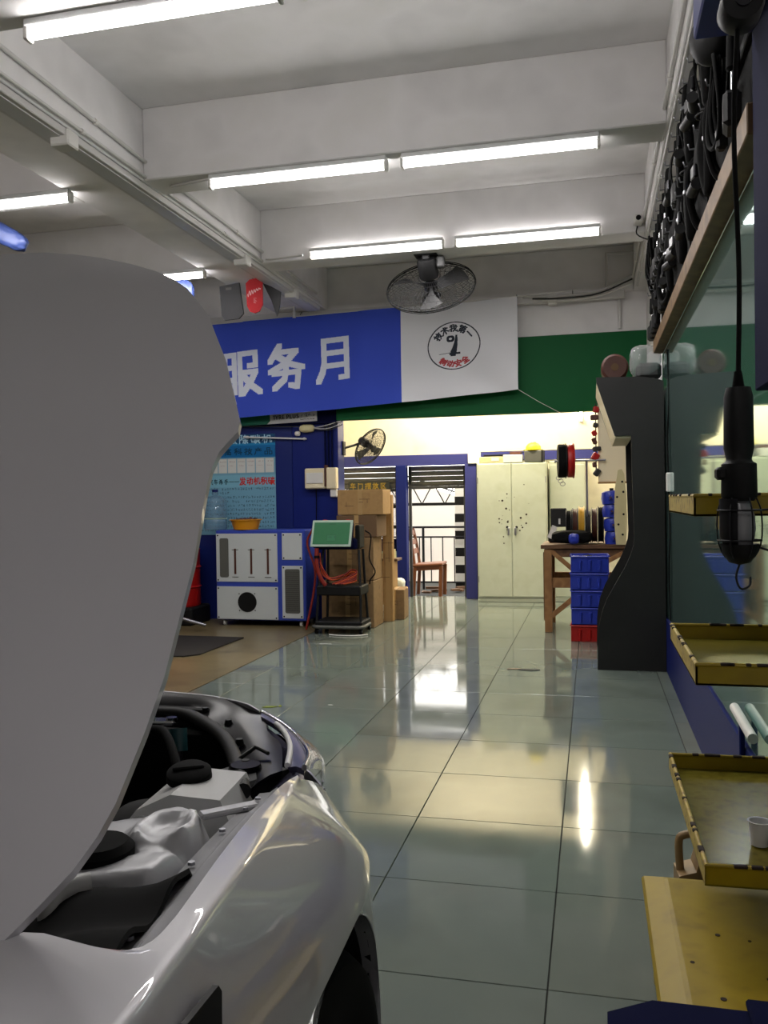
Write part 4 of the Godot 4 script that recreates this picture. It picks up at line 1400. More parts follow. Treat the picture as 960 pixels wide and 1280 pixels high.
# a soft, creased lump
func crumple(under: Node3D, called: String, size: Vector3, c: Vector3, m: Material, s: int, turn := Basis()) -> MeshInstance3D:
	var f := FastNoiseLite.new()
	f.seed = s
	f.frequency = 1.6
	f.noise_type = FastNoiseLite.TYPE_CELLULAR
	var rows := []
	for i in 25:
		var r := []
		for j in 41:
			var a := TAU * j / 40.0
			var b := PI * i / 24.0
			var d := Vector3(sin(b) * cos(a), cos(b), sin(b) * sin(a))
			var q := Vector3(signf(d.x) * pow(absf(d.x), 0.7), signf(d.y) * pow(absf(d.y), 0.7), signf(d.z) * pow(absf(d.z), 0.7))
			r.append(c + turn * (q * size * 0.5 * (1.0 + 0.22 * f.get_noise_3dv(d * 1.3))))
		rows.append(r)
	return part(under, called, MB.new().patch(rows, rows[12][20] - c), m)


# ---------------------------------------------------------------- the left rear corner
func build_left_corner() -> void:
	var p := single("poster", "light blue poster with rows of print above the yellow basin", "poster", MB.new().box(Vector3.ZERO, Vector3(1.10, 1.16, 0.006)), M.poster)
	p.position = Vector3(-4.08, 1.565, -9.364)
	fix_uv(p, Vector2(1.10, 1.16))
	var s := thing("strip_sign", "white strip sign with a green slant and small lettering under the banner", "sign", Vector3(-3.50, 2.312, -9.30), 0.0)
	var face := part(s, "board", MB.new().box(Vector3.ZERO, Vector3(1.0, 0.125, 0.012)), M.strip_sign)
	fix_uv(face, Vector2(1.0, 0.125))
	s.rotation.z = 0.03
	var tm := TextMesh.new()
	tm.text = "TYRE PLUS"
	var sf := SystemFont.new()
	sf.font_names = PackedStringArray(["Droid Sans"])
	sf.font_weight = 700
	tm.font = sf
	tm.font_size = 16
	tm.pixel_size = 0.0040
	tm.depth = 0.002
	var txt := put(s, "lettering", tm, M.dark_text)
	txt.position = Vector3(0.13, 0.005, 0.0075)
	var l := thing("dead_tube", "thin unlit white tube fixed on the blue wall above the poster", "tube", Vector3(-3.5, 2.09, -9.33))
	part(l, "tube", MB.new().cyl(Vector3(-0.40, 0.022, 0), Vector3(0.36, -0.022, 0), 0.010, -1.0, 12), M.white_metal)
	for x in [-0.36, 0.33]:
		part(l, "clip", MB.new().box(Vector3(x, -x * 0.058, -0.02), Vector3(0.02, 0.03, 0.05), 0.004), M.white_plastic)
	var j := thing("cable_joint", "lumpy pale cable joint with wires on the pillar under the strip sign", "cable joint", Vector3(-3.13, 2.185, -9.325))
	crumple(j, "wrap", Vector3(0.20, 0.10, 0.09), Vector3(0.0, 0, 0), M.cream_metal, 3)
	crumple(j, "wrap_end", Vector3(0.07, 0.06, 0.06), Vector3(-0.11, -0.055, 0.01), M.white_plastic, 4)
	for k in 4:
		part(j, "wire", MB.new().tube(curve([Vector3(0.06, 0.0, 0.01), Vector3(0.25, -0.03 + 0.02 * k, 0.02), Vector3(0.42, 0.03 + 0.018 * k, 0.0)], 8), 0.005, 5), M.conduit if k % 2 else M.dark_grey)
	part(j, "wire", MB.new().tube(curve([Vector3(-0.08, 0.02, 0.01), Vector3(-0.4, 0.035, 0.02), Vector3(-0.8, 0.05, 0.0)], 8), 0.006, 5), M.dark_grey)
	# meter box on the pillar
	var e := thing("meter_box", "cream electrical box and switch fixed on the blue pillar", "electrical box", Vector3(-2.97, 1.615, -9.355))
	part(e, "box", MB.new().box(Vector3(-0.055, 0, 0.05), Vector3(0.24, 0.23, 0.10), 0.012), M.cream_panel)
	part(e, "cover", MB.new().box(Vector3(-0.055, 0.005, 0.103), Vector3(0.20, 0.12, 0.012), 0.004), M.white_plastic)
	part(e, "switch_box", MB.new().box(Vector3(0.135, 0.0, 0.05), Vector3(0.12, 0.24, 0.095), 0.010), M.cream_panel)
	part(e, "socket", MB.new().box(Vector3(0.15, -0.165, 0.035), Vector3(0.075, 0.09, 0.06), 0.008), M.white_plastic)
	part(e, "strap", MB.new().box(Vector3(0.07, 0.03, 0.055), Vector3(0.022, 0.24, 0.11), 0.004), M.brown)
	part(e, "lead", MB.new().tube(curve([Vector3(-0.06, -0.11, 0.04), Vector3(-0.06, -0.25, 0.03), Vector3(-0.065, -0.45, 0.03), Vector3(-0.05, -0.62, 0.06)], 12), 0.006, 6), M.black_rubber)
	for x in [0.05, 0.09, 0.13]:
		part(e, "riser", MB.new().cyl(Vector3(x, 0.10, 0.02), Vector3(x, 0.66, 0.02), 0.011, -1.0, 8), M.navy)
	machine()
	var w := thing("water_bottle", "clear blue water cooler bottle standing on the test cabinet", "bottle", Vector3(-4.14, 1.055, -9.05))
	part(w, "bottle", MB.new().lathe([Vector2(0, 0.0), Vector2(0.12, 0.004), Vector2(0.128, 0.02), Vector2(0.128, 0.11), Vector2(0.12, 0.125), Vector2(0.128, 0.14), Vector2(0.128, 0.25), Vector2(0.12, 0.265), Vector2(0.128, 0.28), Vector2(0.126, 0.33), Vector2(0.09, 0.37), Vector2(0.035, 0.39), Vector2(0.03, 0.43)], 28), M.water_jug)
	part(w, "cap", MB.new().cyl(Vector3(0, 0.425, 0), Vector3(0, 0.455, 0), 0.034, -1.0, 18), M.blue_paint)
	part(w, "band", MB.new().cyl(Vector3(0, 0.12, 0), Vector3(0, 0.132, 0), 0.1295, -1.0, 28, false), M.pale_green)
	var ba := thing("plastic_basin", "yellow plastic basin full of small parts on the test cabinet", "basin", Vector3(-3.745, 1.055, -8.98))
	part(ba, "bowl", MB.new().lathe([Vector2(0, 0.004), Vector2(0.135, 0.004), Vector2(0.165, 0.105), Vector2(0.182, 0.107), Vector2(0.182, 0.116), Vector2(0.158, 0.116), Vector2(0.128, 0.012), Vector2(0, 0.012)], 32), M.basin_yellow)
	part(ba, "small_parts", heap(0.145, 0.10, 40), M.brown).set_meta("kind", "stuff")
	# red drum and the ramp on the floor
	var dr := thing("oil_drum", "red drum on a black stand half hidden behind the raised bonnet", "drum", Vector3(-4.62, 0, -9.0))
	part(dr, "stand", MB.new().box(Vector3(0, 0.10, 0), Vector3(0.62, 0.20, 0.5), 0.02), M.black_plastic)
	part(dr, "drum", MB.new().lathe([Vector2(0, 0.20), Vector2(0.27, 0.20), Vector2(0.28, 0.22), Vector2(0.275, 0.40), Vector2(0.29, 0.415), Vector2(0.275, 0.43), Vector2(0.275, 0.62), Vector2(0.29, 0.635), Vector2(0.275, 0.65), Vector2(0.275, 0.82), Vector2(0.28, 0.84), Vector2(0, 0.84)], 36), M.red)
	part(dr, "pump", MB.new().cyl(Vector3(0.12, 0.84, 0.05), Vector3(0.12, 1.12, 0.05), 0.03, -1.0, 12).box(Vector3(0.12, 1.14, 0.05), Vector3(0.09, 0.12, 0.09), 0.01), M.black_plastic)
	var fm := thing("floor_mat", "dark rubber mat on the tan floor in front of the red drum", "mat", Vector3(-4.2, 0.0, -7.6))
	part(fm, "mat", MB.new().prism([Vector2(-1.2, -0.85), Vector2(0.68, -0.62), Vector2(0.78, -0.5), Vector2(0.80, 0.45), Vector2(-1.2, 0.5)], 0.012, Transform3D(Basis(Vector3(1, 0, 0), Vector3(0, 0, -1), Vector3(0, 1, 0)), Vector3(0, 0.0, 0))), M.mat_dark)
	var rod := thing("metal_lever", "grey steel lever lying on the dark mat beside the test cabinet", "lever", Vector3(-4.22, 0.03, -8.45))
	part(rod, "bar", MB.new().tube([Vector3(-0.35, 0.02, 0.12), Vector3(-0.06, 0.02, 0.10), Vector3(-0.05, 0.11, 0.05), Vector3(0.22, 0.03, 0.0)], 0.02, 8), M.steel)


func fix_uv(o: MeshInstance3D, size: Vector2) -> void:
	# lay the print once over the front of a thin board
	var a := o.mesh.surface_get_arrays(0)
	var v: PackedVector3Array = a[Mesh.ARRAY_VERTEX]
	var t: PackedVector2Array = a[Mesh.ARRAY_TEX_UV]
	for i in v.size():
		t[i] = Vector2(v[i].x / size.x + 0.5, 0.5 - v[i].y / size.y)
	a[Mesh.ARRAY_TEX_UV] = t
	var m := ArrayMesh.new()
	m.add_surface_from_arrays(Mesh.PRIMITIVE_TRIANGLES, a)
	o.mesh = m


func heap(r: float, y: float, n: int) -> MB:
	var b := MB.new()
	for k in n:
		var a := rng.randf() * TAU
		var q := sqrt(rng.randf()) * r
		b.box(Vector3(cos(a) * q, y + rng.randf_range(-0.01, 0.03) * (1.0 - q / r), sin(a) * q), Vector3(0.05, 0.03, 0.035) * rng.randf_range(0.6, 1.2), 0.004, Basis(Vector3(rng.randf() - 0.5, 1, rng.randf() - 0.5).normalized(), rng.randf() * TAU))
	return b


func machine() -> void:
	var W := 1.05
	var H := 0.99
	var D := 0.44
	var t := thing("test_cabinet", "blue and white test cabinet on castors with three slots and a round port", "cabinet", Vector3(-3.53, 0.0, -9.07), -1.0)
	part(t, "body", MB.new().box(Vector3(0, 0.065 + H * 0.5, 0), Vector3(W, H, D), 0.012), M.cabinet_blue)
	var z := D * 0.5
	var plates := [[-0.155, 0.732, 0.72, 0.53], [-0.155, 0.235, 0.72, 0.36], [0.375, 0.855, 0.23, 0.29], [0.375, 0.36, 0.24, 0.57]]
	var names := ["upper_panel", "lower_panel", "small_panel", "side_panel"]
	for k in 4:
		var q: Array = plates[k]
		var p := part(t, names[k], MB.new().box(Vector3(q[0], q[1] + 0.02, z + 0.003), Vector3(q[2], q[3], 0.008), 0.002), M.panel_white)
		for sx in [-1, 1]:
			for sy in [-1, 1]:
				part(p, "screw", MB.new().cyl(Vector3(q[0] + sx * (q[2] * 0.5 - 0.02), q[1] + 0.02 + sy * (q[3] * 0.5 - 0.02), z + 0.006), Vector3(q[0] + sx * (q[2] * 0.5 - 0.02), q[1] + 0.02 + sy * (q[3] * 0.5 - 0.02), z + 0.011), 0.009, -1.0, 8), M.dark_metal)
		if k == 0:
			part(p, "sight_glass", rounded(Vector3(q[0] - 0.265, q[1] + 0.02, z + 0.005), 0.105, 0.43, 0.02, 0.006), M.grey_case)
			for x in [-0.135, 0.055, 0.25]:
				part(p, "slot", MB.new().box(Vector3(q[0] + x, q[1] - 0.02, z + 0.008), Vector3(0.024, 0.28, 0.006), 0.002), M.brown)
				for y in [-0.15, 0.11]:
					part(p, "mark", MB.new().box(Vector3(q[0] + x, q[1] - 0.02 + y * 1.15, z + 0.008), Vector3(0.075, 0.008, 0.003)), M.grey_case)
		if k == 1:
			part(p, "round_port", MB.new().cyl(Vector3(q[0] - 0.0, q[1] + 0.03, z + 0.004), Vector3(q[0], q[1] + 0.03, z + 0.014), 0.112, 0.108, 28), M.black_plastic)
			for a in 4:
				part(p, "bolt", MB.new().cyl(Vector3(cos(a * PI / 2 + 0.8) * 0.13, q[1] + 0.03 + sin(a * PI / 2 + 0.8) * 0.13, z + 0.004) + Vector3(q[0], 0, 0), Vector3(cos(a * PI / 2 + 0.8) * 0.13, q[1] + 0.03 + sin(a * PI / 2 + 0.8) * 0.13, z + 0.012) + Vector3(q[0], 0, 0), 0.007, -1.0, 8), M.dark_metal)
		if k == 3:
			part(p, "side_window", rounded(Vector3(q[0], q[1] + 0.03, z + 0.005), 0.17, 0.48, 0.02, 0.006), M.grey_case)
			var g := MB.new()
			for r in 20:
				g.box(Vector3(q[0], q[1] - 0.18 + r * 0.022, z + 0.012), Vector3(0.15, 0.003, 0.003))
			part(p, "mesh_bars", g, M.dark_metal)
	for sx in [-1, 1]:
		for sz in [-1, 1]:
			var c := part(t, "castor", MB.new().cyl(Vector3(sx * 0.45 - 0.012, 0.027, sz * 0.16), Vector3(sx * 0.45 + 0.012, 0.027, sz * 0.16), 0.027, -1.0, 16), M.white_plastic)
			part(c, "fork", MB.new().box(Vector3(sx * 0.45, 0.055, sz * 0.16), Vector3(0.035, 0.03, 0.04), 0.004), M.steel)


func rounded(c: Vector3, w: float, h: float, r: float, d: float) -> MB:
	var pts := []
	for k in 4:
		var cx := (w * 0.5 - r) * (1 if k in [0, 3] else -1)
		var cy := (h * 0.5 - r) * (1 if k < 2 else -1)
		for i in 6:
			var a := PI / 2 * k + PI / 2 * i / 5.0
			pts.append(Vector2(cx + r * cos(a), cy + r * sin(a)))
	return MB.new().prism(pts, d, Transform3D(Basis(), c))


func build_cart() -> void:
	var t := thing("tester_trolley", "dark trolley carrying a device with a green screen and red hoses", "trolley", Vector3(-2.53, 0, -8.62), 0.0)
	var fr: Material = M.dark_metal
	for sx in [-1.0, 1.0]:
		part(t, "leg", MB.new().tube(curve([Vector3(sx * 0.225, 0.06, -0.16), Vector3(sx * 0.205, 0.45, -0.14), Vector3(sx * 0.19, 0.855, -0.12)], 10), 0.014, 8), fr)
		part(t, "leg", MB.new().tube(curve([Vector3(sx * 0.235, 0.06, 0.17), Vector3(sx * 0.225, 0.40, 0.13), Vector3(sx * 0.19, 0.855, 0.04)], 10), 0.014, 8), fr)
		for z in [-0.17, 0.17]:
			var c := part(t, "castor", MB.new().cyl(Vector3(sx * 0.235 - 0.012, 0.032, z), Vector3(sx * 0.235 + 0.012, 0.032, z), 0.032, -1.0, 16), M.black_rubber)
			part(c, "hub", MB.new().cyl(Vector3(sx * 0.235 - 0.015, 0.032, z), Vector3(sx * 0.235 + 0.015, 0.032, z), 0.011, -1.0, 10), M.steel)
	part(t, "middle_shelf", MB.new().box(Vector3(0, 0.44, 0), Vector3(0.47, 0.10, 0.34), 0.012), M.black_plastic)
	part(t, "bottom_shelf", MB.new().box(Vector3(0, 0.105, 0), Vector3(0.50, 0.05, 0.38), 0.012), M.black_plastic)
	part(t, "bumper_rail", MB.new().tube([Vector3(-0.26, 0.075, -0.1), Vector3(-0.265, 0.075, 0.19), Vector3(-0.22, 0.075, 0.215), Vector3(0.22, 0.075, 0.215), Vector3(0.265, 0.075, 0.19), Vector3(0.26, 0.075, -0.1)], 0.018, 8), M.grey_case)
	# the device on top
	var d := thing("screen_device", "tilted tester with a pale framed green screen on top of the trolley", "tester", Vector3(-2.58, 0.87, -8.58), -2.0)
	var tilt := Basis(Vector3.RIGHT, -0.36)
	part(d, "case", MB.new().box(Vector3(0.02, 0.045, -0.04), Vector3(0.44, 0.11, 0.24), 0.015), M.navy)
	part(d, "side_grip", MB.new().box(Vector3(0.235, 0.12, -0.06), Vector3(0.05, 0.24, 0.18), 0.012), M.black_plastic)
	part(d, "head", MB.new().box(Vector3(0, 0.145, 0.11), Vector3(0.42, 0.27, 0.07), 0.012, tilt), M.navy)
	part(d, "screen_frame", MB.new().box(Vector3(0, 0.145, 0.11) + tilt * Vector3(0, 0, 0.037), Vector3(0.435, 0.285, 0.012), 0.006, tilt), M.pale_green)
	var sc := put(d, "screen", MB.new().box(Vector3.ZERO, Vector3(0.385, 0.235, 0.006)).done(), M.green_display)
	fix_uv(sc, Vector2(0.385, 0.235))
	sc.basis = tilt
	sc.position = Vector3(0, 0.145, 0.11) + tilt * Vector3(0, 0, 0.043)
	for x in [-0.11, 0.14]:
		part(d, "knob", MB.new().cyl(Vector3(x, 0.265, 0.02), Vector3(x, 0.29, 0.012), 0.035, 0.03, 16), M.red)
	# hoses hung on the trolley
	var h := thing("red_hose", "bundle of red hoses lying on the middle shelf of the trolley", "hose", Vector3(-2.53, 0.5, -8.55))
	for k in 5:
		var y0 := rng.randf_range(0.0, 0.05)
		part(h, "loop", MB.new().tube(curve([Vector3(-0.19, 0.33 - 0.03 * k, 0.10), Vector3(-0.17 + 0.01 * k, 0.12, 0.09), Vector3(-0.08, 0.02 + y0, 0.07), Vector3(0.04, 0.05 + y0, 0.02 * k - 0.05), Vector3(0.12, 0.07 + 0.02 * k, 0.0), Vector3(0.18, 0.04 + 0.02 * k, 0.06), Vector3(0.06 - 0.03 * k, 0.01, 0.10)], 26), 0.0075, 7), M.red_hose if k % 3 else M.orange)
	var v := thing("red_hose", "upright red hose strapped at the front left leg of the trolley", "hose", Vector3(-2.735, 0.55, -8.42))
	part(v, "hose", MB.new().tube(curve([Vector3(0.0, 0.33, 0.02), Vector3(0.0, 0.16, 0.03), Vector3(0.04, 0.02, 0.02), Vector3(0.08, -0.05, 0.0)], 14), 0.022, 9), M.red_hose)
	part(v, "strap", MB.new().cyl(Vector3(0.0, 0.23, 0.027), Vector3(0.0, 0.255, 0.026), 0.028, -1.0, 12), M.black_rubber)
	var l := thing("red_hose", "red hose hanging down between the test cabinet and the trolley", "hose", Vector3(-2.86, 0.2, -8.62))
	part(l, "hose", MB.new().tube(curve([Vector3(0.02, 0.88, 0.0), Vector3(-0.05, 0.72, 0.0), Vector3(0.04, 0.45, 0.03), Vector3(0.02, 0.2, 0.03), Vector3(-0.06, -0.18, 0.05)], 24), 0.012, 8), M.red_hose)
	var k2 := thing("power_lead", "thin dark lead drooping from the right side of the tester", "cable", Vector3(-2.27, 0.55, -8.6))
	part(k2, "lead", MB.new().tube(curve([Vector3(-0.01, 0.50, -0.02), Vector3(0.06, 0.44, 0.02), Vector3(0.04, 0.22, 0.02), Vector3(0.10, 0.08, 0.02), Vector3(0.05, 0.0, 0.02), Vector3(0.035, -0.05, 0.0)], 30), 0.007, 7), M.black_rubber)
	part(k2, "lead_tail", MB.new().tube(curve([Vector3(-0.33, -0.542, 0.25), Vector3(-0.22, -0.542, 0.29), Vector3(-0.05, -0.542, 0.28), Vector3(0.06, -0.542, 0.20)], 16), 0.006, 6), M.white_plastic)


func cardboard(label: String, at: Vector3, s: Vector3, turn: float, m: Material, open := false) -> Node3D:
	var t := thing("cardboard_box", label, "box", at, turn, "boxes stacked beside the pillar")
	part(t, "carton", MB.new().box(Vector3(0, s.y * 0.5, 0), s, 0.006), m)
	part(t, "tape", MB.new().box(Vector3(0, s.y * 0.5, 0), Vector3(0.05, s.y + 0.003, s.z + 0.003), 0.001), M.card_tape)
	part(t, "flap_seam", MB.new().box(Vector3(0, s.y - 0.001, 0), Vector3(s.x * 0.98, 0.004, 0.012)), M.card_dark)
	if s.y > 0.2:
		var b := MB.new()
		var z := s.z * 0.5 + 0.001
		for q in [[-0.30, 0.42, 0.004, 0.14], [-0.24, 0.35, 0.10, 0.006], [0.10, 0.62, 0.12, 0.006], [0.16, 0.55, 0.006, 0.10], [0.02, 0.5, 0.05, 0.006]]:
			b.box(Vector3(q[0] * s.x, q[1] * s.y, z), Vector3(q[2], q[3] * s.y * 1.6 if q[3] > 0.05 else q[3], 0.002))
		part(t, "printed_marks", b, M.card_dark).set_meta("kind", "stuff")
	if open:
		for sx in [-1.0, 1.0]:
			part(t, "open_flap", MB.new().box(Vector3(sx * (s.x * 0.5 + 0.05), s.y + 0.04, 0), Vector3(0.14, 0.006, s.z * 0.9), 0.001, Basis(Vector3(0, 0, 1), sx * 0.7)), m)
	return t


func build_boxes() -> void:
	cardboard("large carton at the bottom of the stack behind the trolley, partly hidden by it", Vector3(-2.56, 0, -9.11), Vector3(0.58, 0.50, 0.43), 0.0, M.card)
	cardboard("tall carton in the middle of the stack behind the trolley", Vector3(-2.54, 0.504, -9.12), Vector3(0.53, 0.46, 0.42), 1.0, M.card)
	cardboard("flat worn carton with a torn side high in the stack behind the trolley", Vector3(-2.45, 0.968, -9.12), Vector3(0.45, 0.235, 0.40), -1.5, M.card_dark)
	cardboard("light brown carton on top of the stack below the yellow characters", Vector3(-2.415, 1.207, -9.12), Vector3(0.50, 0.27, 0.40), 1.0, M.card_light)
	cardboard("narrow upright carton closing the right rear of the stack", Vector3(-2.235, 0, -9.46), Vector3(0.11, 1.42, 0.10), 0.0, M.card_light)
	cardboard("low carton on the floor behind the narrow upright one", Vector3(-2.22, 0, -9.75), Vector3(0.24, 0.34, 0.34), 4.0, M.card)
	var f := thing("scrap_stand", "cluttered narrow stand of cans between the cartons and the doorway", "stand", Vector3(-2.52, 0, -10.6))
	part(f, "frame", MB.new().box(Vector3(0, 0.30, 0), Vector3(0.22, 0.60, 0.2), 0.01), M.card_light)
	part(f, "top_plate", MB.new().box(Vector3(0.02, 0.615, 0), Vector3(0.28, 0.03, 0.26), 0.004), M.wood_dark)
	for k in 3:
		part(f, "can", MB.new().cyl(Vector3(-0.04 + 0.05 * k, 0.63, 0.04 - 0.05 * k), Vector3(-0.04 + 0.05 * k, 0.70 + 0.02 * k, 0.04 - 0.05 * k), 0.035, -1.0, 14), M.cream_metal)
	var g := thing("open_carton", "small open carton stuffed with white packing beside the doorway post", "box", Vector3(-2.53, 0, -11.25))
	part(g, "carton", MB.new().box(Vector3(0, 0.10, 0), Vector3(0.19, 0.20, 0.22), 0.004), M.card)
	crumple(g, "white_packing", Vector3(0.18, 0.16, 0.18), Vector3(0.01, 0.25, 0), M.white_fluffy, 12)
	var b2 := thing("brown_carton", "dark brown carton standing against the low door panel", "box", Vector3(-2.72, 0, -11.30), 8.0)
	part(b2, "carton", MB.new().box(Vector3(0, 0.16, 0), Vector3(0.15, 0.32, 0.26), 0.004), M.wood_dark)
	var r := single("cloth_rag", "crumpled pale rag on the floor at the foot of the cartons", "rag", MB.new().box(Vector3.ZERO, Vector3(0.01, 0.01, 0.01)), M.white_fluffy)
	r.mesh = crumple_mesh(Vector3(0.20, 0.09, 0.14), 15)
	r.position = Vector3(-2.45, 0.045, -10.25)
	var s := single("door_area_sign", "yellow characters on a dark strip above the top carton", "sign", MB.new().box(Vector3.ZERO, Vector3(0.60, 0.115, 0.012)), M.door_area_sign)
	fix_uv(s, Vector2(0.60, 0.115))
	s.position = Vector3(-3.06, 1.565, -11.815)


func crumple_mesh(size: Vector3, s: int) -> ArrayMesh:
	var n := Node3D.new()
	var m := crumple(n, "m", size, Vector3.ZERO, M.white_fluffy, s)
	var r: ArrayMesh = m.mesh
	n.free()
	return r


# ---------------------------------------------------------------- the far end: chair, lockers, bench
func build_far_end() -> void:
	var c := thing("wooden_chair", "brown wooden chair standing in the open back doorway, turned sideways", "chair", Vector3(-2.27, -0.03, -12.15), 0.0)
	part(c, "seat", MB.new().box(Vector3(0.0, 0.47, 0), Vector3(0.44, 0.04, 0.42), 0.012, Basis(Vector3(0, 0, 1), 0.06)), M.wood_chair)
	for z in [-0.18, 0.18]:
		part(c, "leg", MB.new().box(Vector3(0.19, 0.23, z), Vector3(0.05, 0.46, 0.045), 0.006, Basis(Vector3(0, 0, 1), -0.03)), M.wood_chair)
		part(c, "leg", MB.new().box(Vector3(-0.19, 0.23, z), Vector3(0.045, 0.46, 0.045), 0.006, Basis(Vector3(0, 0, 1), -0.07)), M.wood_chair)
		part(c, "back_post", MB.new().tube(curve([Vector3(-0.18, 0.46, z), Vector3(-0.21, 0.70, z), Vector3(-0.27, 0.98, z)], 8), 0.022, 8), M.wood_chair)
		part(c, "apron_rail", MB.new().box(Vector3(0.0, 0.425, z), Vector3(0.38, 0.06, 0.02), 0.004, Basis(Vector3(0, 0, 1), 0.06)), M.wood_chair)
	for k in 3:
		part(c, "back_slat", MB.new().box(Vector3(-0.205 - 0.025 * k, 0.66 + 0.13 * k, 0), Vector3(0.018, 0.075, 0.35), 0.004, Basis(Vector3(0, 0, 1), 0.2)), M.wood_chair)
	# the big locker
	var L := thing("steel_locker", "tall cream steel locker with two doors and chipped paint beside the doorway", "locker", Vector3(-1.02, 0, -11.53))
	part(L, "carcass", MB.new().box(Vector3(0, 0.915, -0.01), Vector3(0.91, 1.83, 0.34), 0.006), M.locker)
	for s in [-1.0, 1.0]:
		var d := part(L, "door", MB.new().box(Vector3(s * 0.222, 0.945, 0.168), Vector3(0.436, 1.74, 0.018), 0.005), M.locker)
		part(d, "handle", MB.new().box(Vector3(s * 0.045, 0.93, 0.186), Vector3(0.025, 0.10, 0.02), 0.004), M.steel)
		part(d, "lock", MB.new().cyl(Vector3(s * 0.06, 0.985, 0.175), Vector3(s * 0.06, 0.985, 0.192), 0.016, -1.0, 12), M.dark_metal)
		for y in [0.3, 1.6]:
			part(d, "hinge", MB.new().cyl(Vector3(s * 0.442, y - 0.04, 0.172), Vector3(s * 0.442, y + 0.04, 0.172), 0.008, -1.0, 8), M.steel)
		var chips := MB.new()
		for k in (16 if s < 0.0 else 9):
			var q := Vector2(rng.randfn(s * 0.11, 0.06), rng.randfn(1.10, 0.16))
			q.x = clampf(q.x, -0.40, -0.02) if s < 0.0 else clampf(q.x, 0.02, 0.40)
			chips.cyl(Vector3(q.x, q.y, 0.176), Vector3(q.x, q.y, 0.1785), rng.randf_range(0.004, 0.014), -1.0, 7)
		part(d, "paint_chips", chips, M.rust).set_meta("kind", "stuff")
	part(L, "plinth_line", MB.new().box(Vector3(0, 0.055, 0.163), Vector3(0.90, 0.006, 0.004)), M.rust)
	var l2 := thing("steel_locker", "second cream locker half hidden behind the black and red reels", "locker", Vector3(-0.31, 0, -11.60))
	part(l2, "carcass", MB.new().box(Vector3(0, 0.92, -0.01), Vector3(0.46, 1.84, 0.26), 0.006), M.locker)
	part(l2, "door", MB.new().box(Vector3(0, 0.93, 0.125), Vector3(0.43, 1.72, 0.014), 0.004), M.locker)
	# on top of the lockers
	var b1 := thing("white_carton", "white carton with printed marks on the wall band left of the locker top", "box", Vector3(-1.545, 1.84, -11.71))
	part(b1, "carton", MB.new().box(Vector3(0, 0.075, 0), Vector3(0.17, 0.15, 0.10), 0.004), M.white_plastic)
	var b2 := thing("grubby_carton", "cream carton lying on the left end of the locker top", "box", Vector3(-1.28, 1.83, -11.5))
	part(b2, "carton", MB.new().box(Vector3(0, 0.04, 0), Vector3(0.32, 0.08, 0.26), 0.004), M.cream_metal)
	part(b2, "label", MB.new().box(Vector3(0.05, 0.045, 0.131), Vector3(0.10, 0.04, 0.003)), M.white_plastic)
	var b3 := thing("dark_plank", "thin dark plank lying across the cream carton on the locker", "plank", Vector3(-1.22, 1.912, -11.5), 2.0)
	part(b3, "plank", MB.new().box(Vector3(0, 0.014, 0), Vector3(0.34, 0.028, 0.2), 0.003), M.dark_metal)
	var b4 := thing("flat_carton", "plain white carton in the middle of the locker top", "box", Vector3(-1.0, 1.83, -11.46))
	part(b4, "carton", MB.new().box(Vector3(0, 0.05, 0), Vector3(0.25, 0.10, 0.2), 0.004), M.white_plastic)
	var b5 := thing("brown_block", "reddish brown block behind the plain white carton on the locker", "block", Vector3(-0.98, 1.83, -11.60))
	part(b5, "block", MB.new().box(Vector3(0, 0.075, 0), Vector3(0.16, 0.15, 0.06), 0.005), M.brown)
	var b6 := thing("grey_case", "grey case standing at the right end of the locker top", "case", Vector3(-0.73, 1.83, -11.47), -4.0)
	part(b6, "body", MB.new().box(Vector3(0, 0.075, 0), Vector3(0.23, 0.15, 0.22), 0.01), M.grey_case)
	part(b6, "corner", MB.new().box(Vector3(0.115, 0.075, 0.0), Vector3(0.02, 0.155, 0.225), 0.004), M.black_plastic)
	part(b6, "carry_handle", MB.new().tube(curve([Vector3(-0.115, 0.13, 0.08), Vector3(-0.16, 0.12, 0.09), Vector3(-0.16, 0.04, 0.09), Vector3(-0.115, 0.03, 0.08)], 10), 0.006, 6), M.black_plastic)
	var b7 := single("yellow_helmet", "bright yellow helmet lying on the grey case on the locker", "helmet", MB.new().lathe([Vector2(0.125, 0.0), Vector2(0.128, 0.012), Vector2(0.10, 0.016), Vector2(0.097, 0.05), Vector2(0.07, 0.088), Vector2(0.03, 0.104), Vector2(0, 0.106)], 24), M.yellow_bright)
	b7.position = Vector3(-0.74, 1.983, -11.47)
	part(b7, "crest", MB.new().box(Vector3(0.02, 0.10, 0.0), Vector3(0.03, 0.02, 0.06), 0.004), M.dark_grey)
	build_bench()


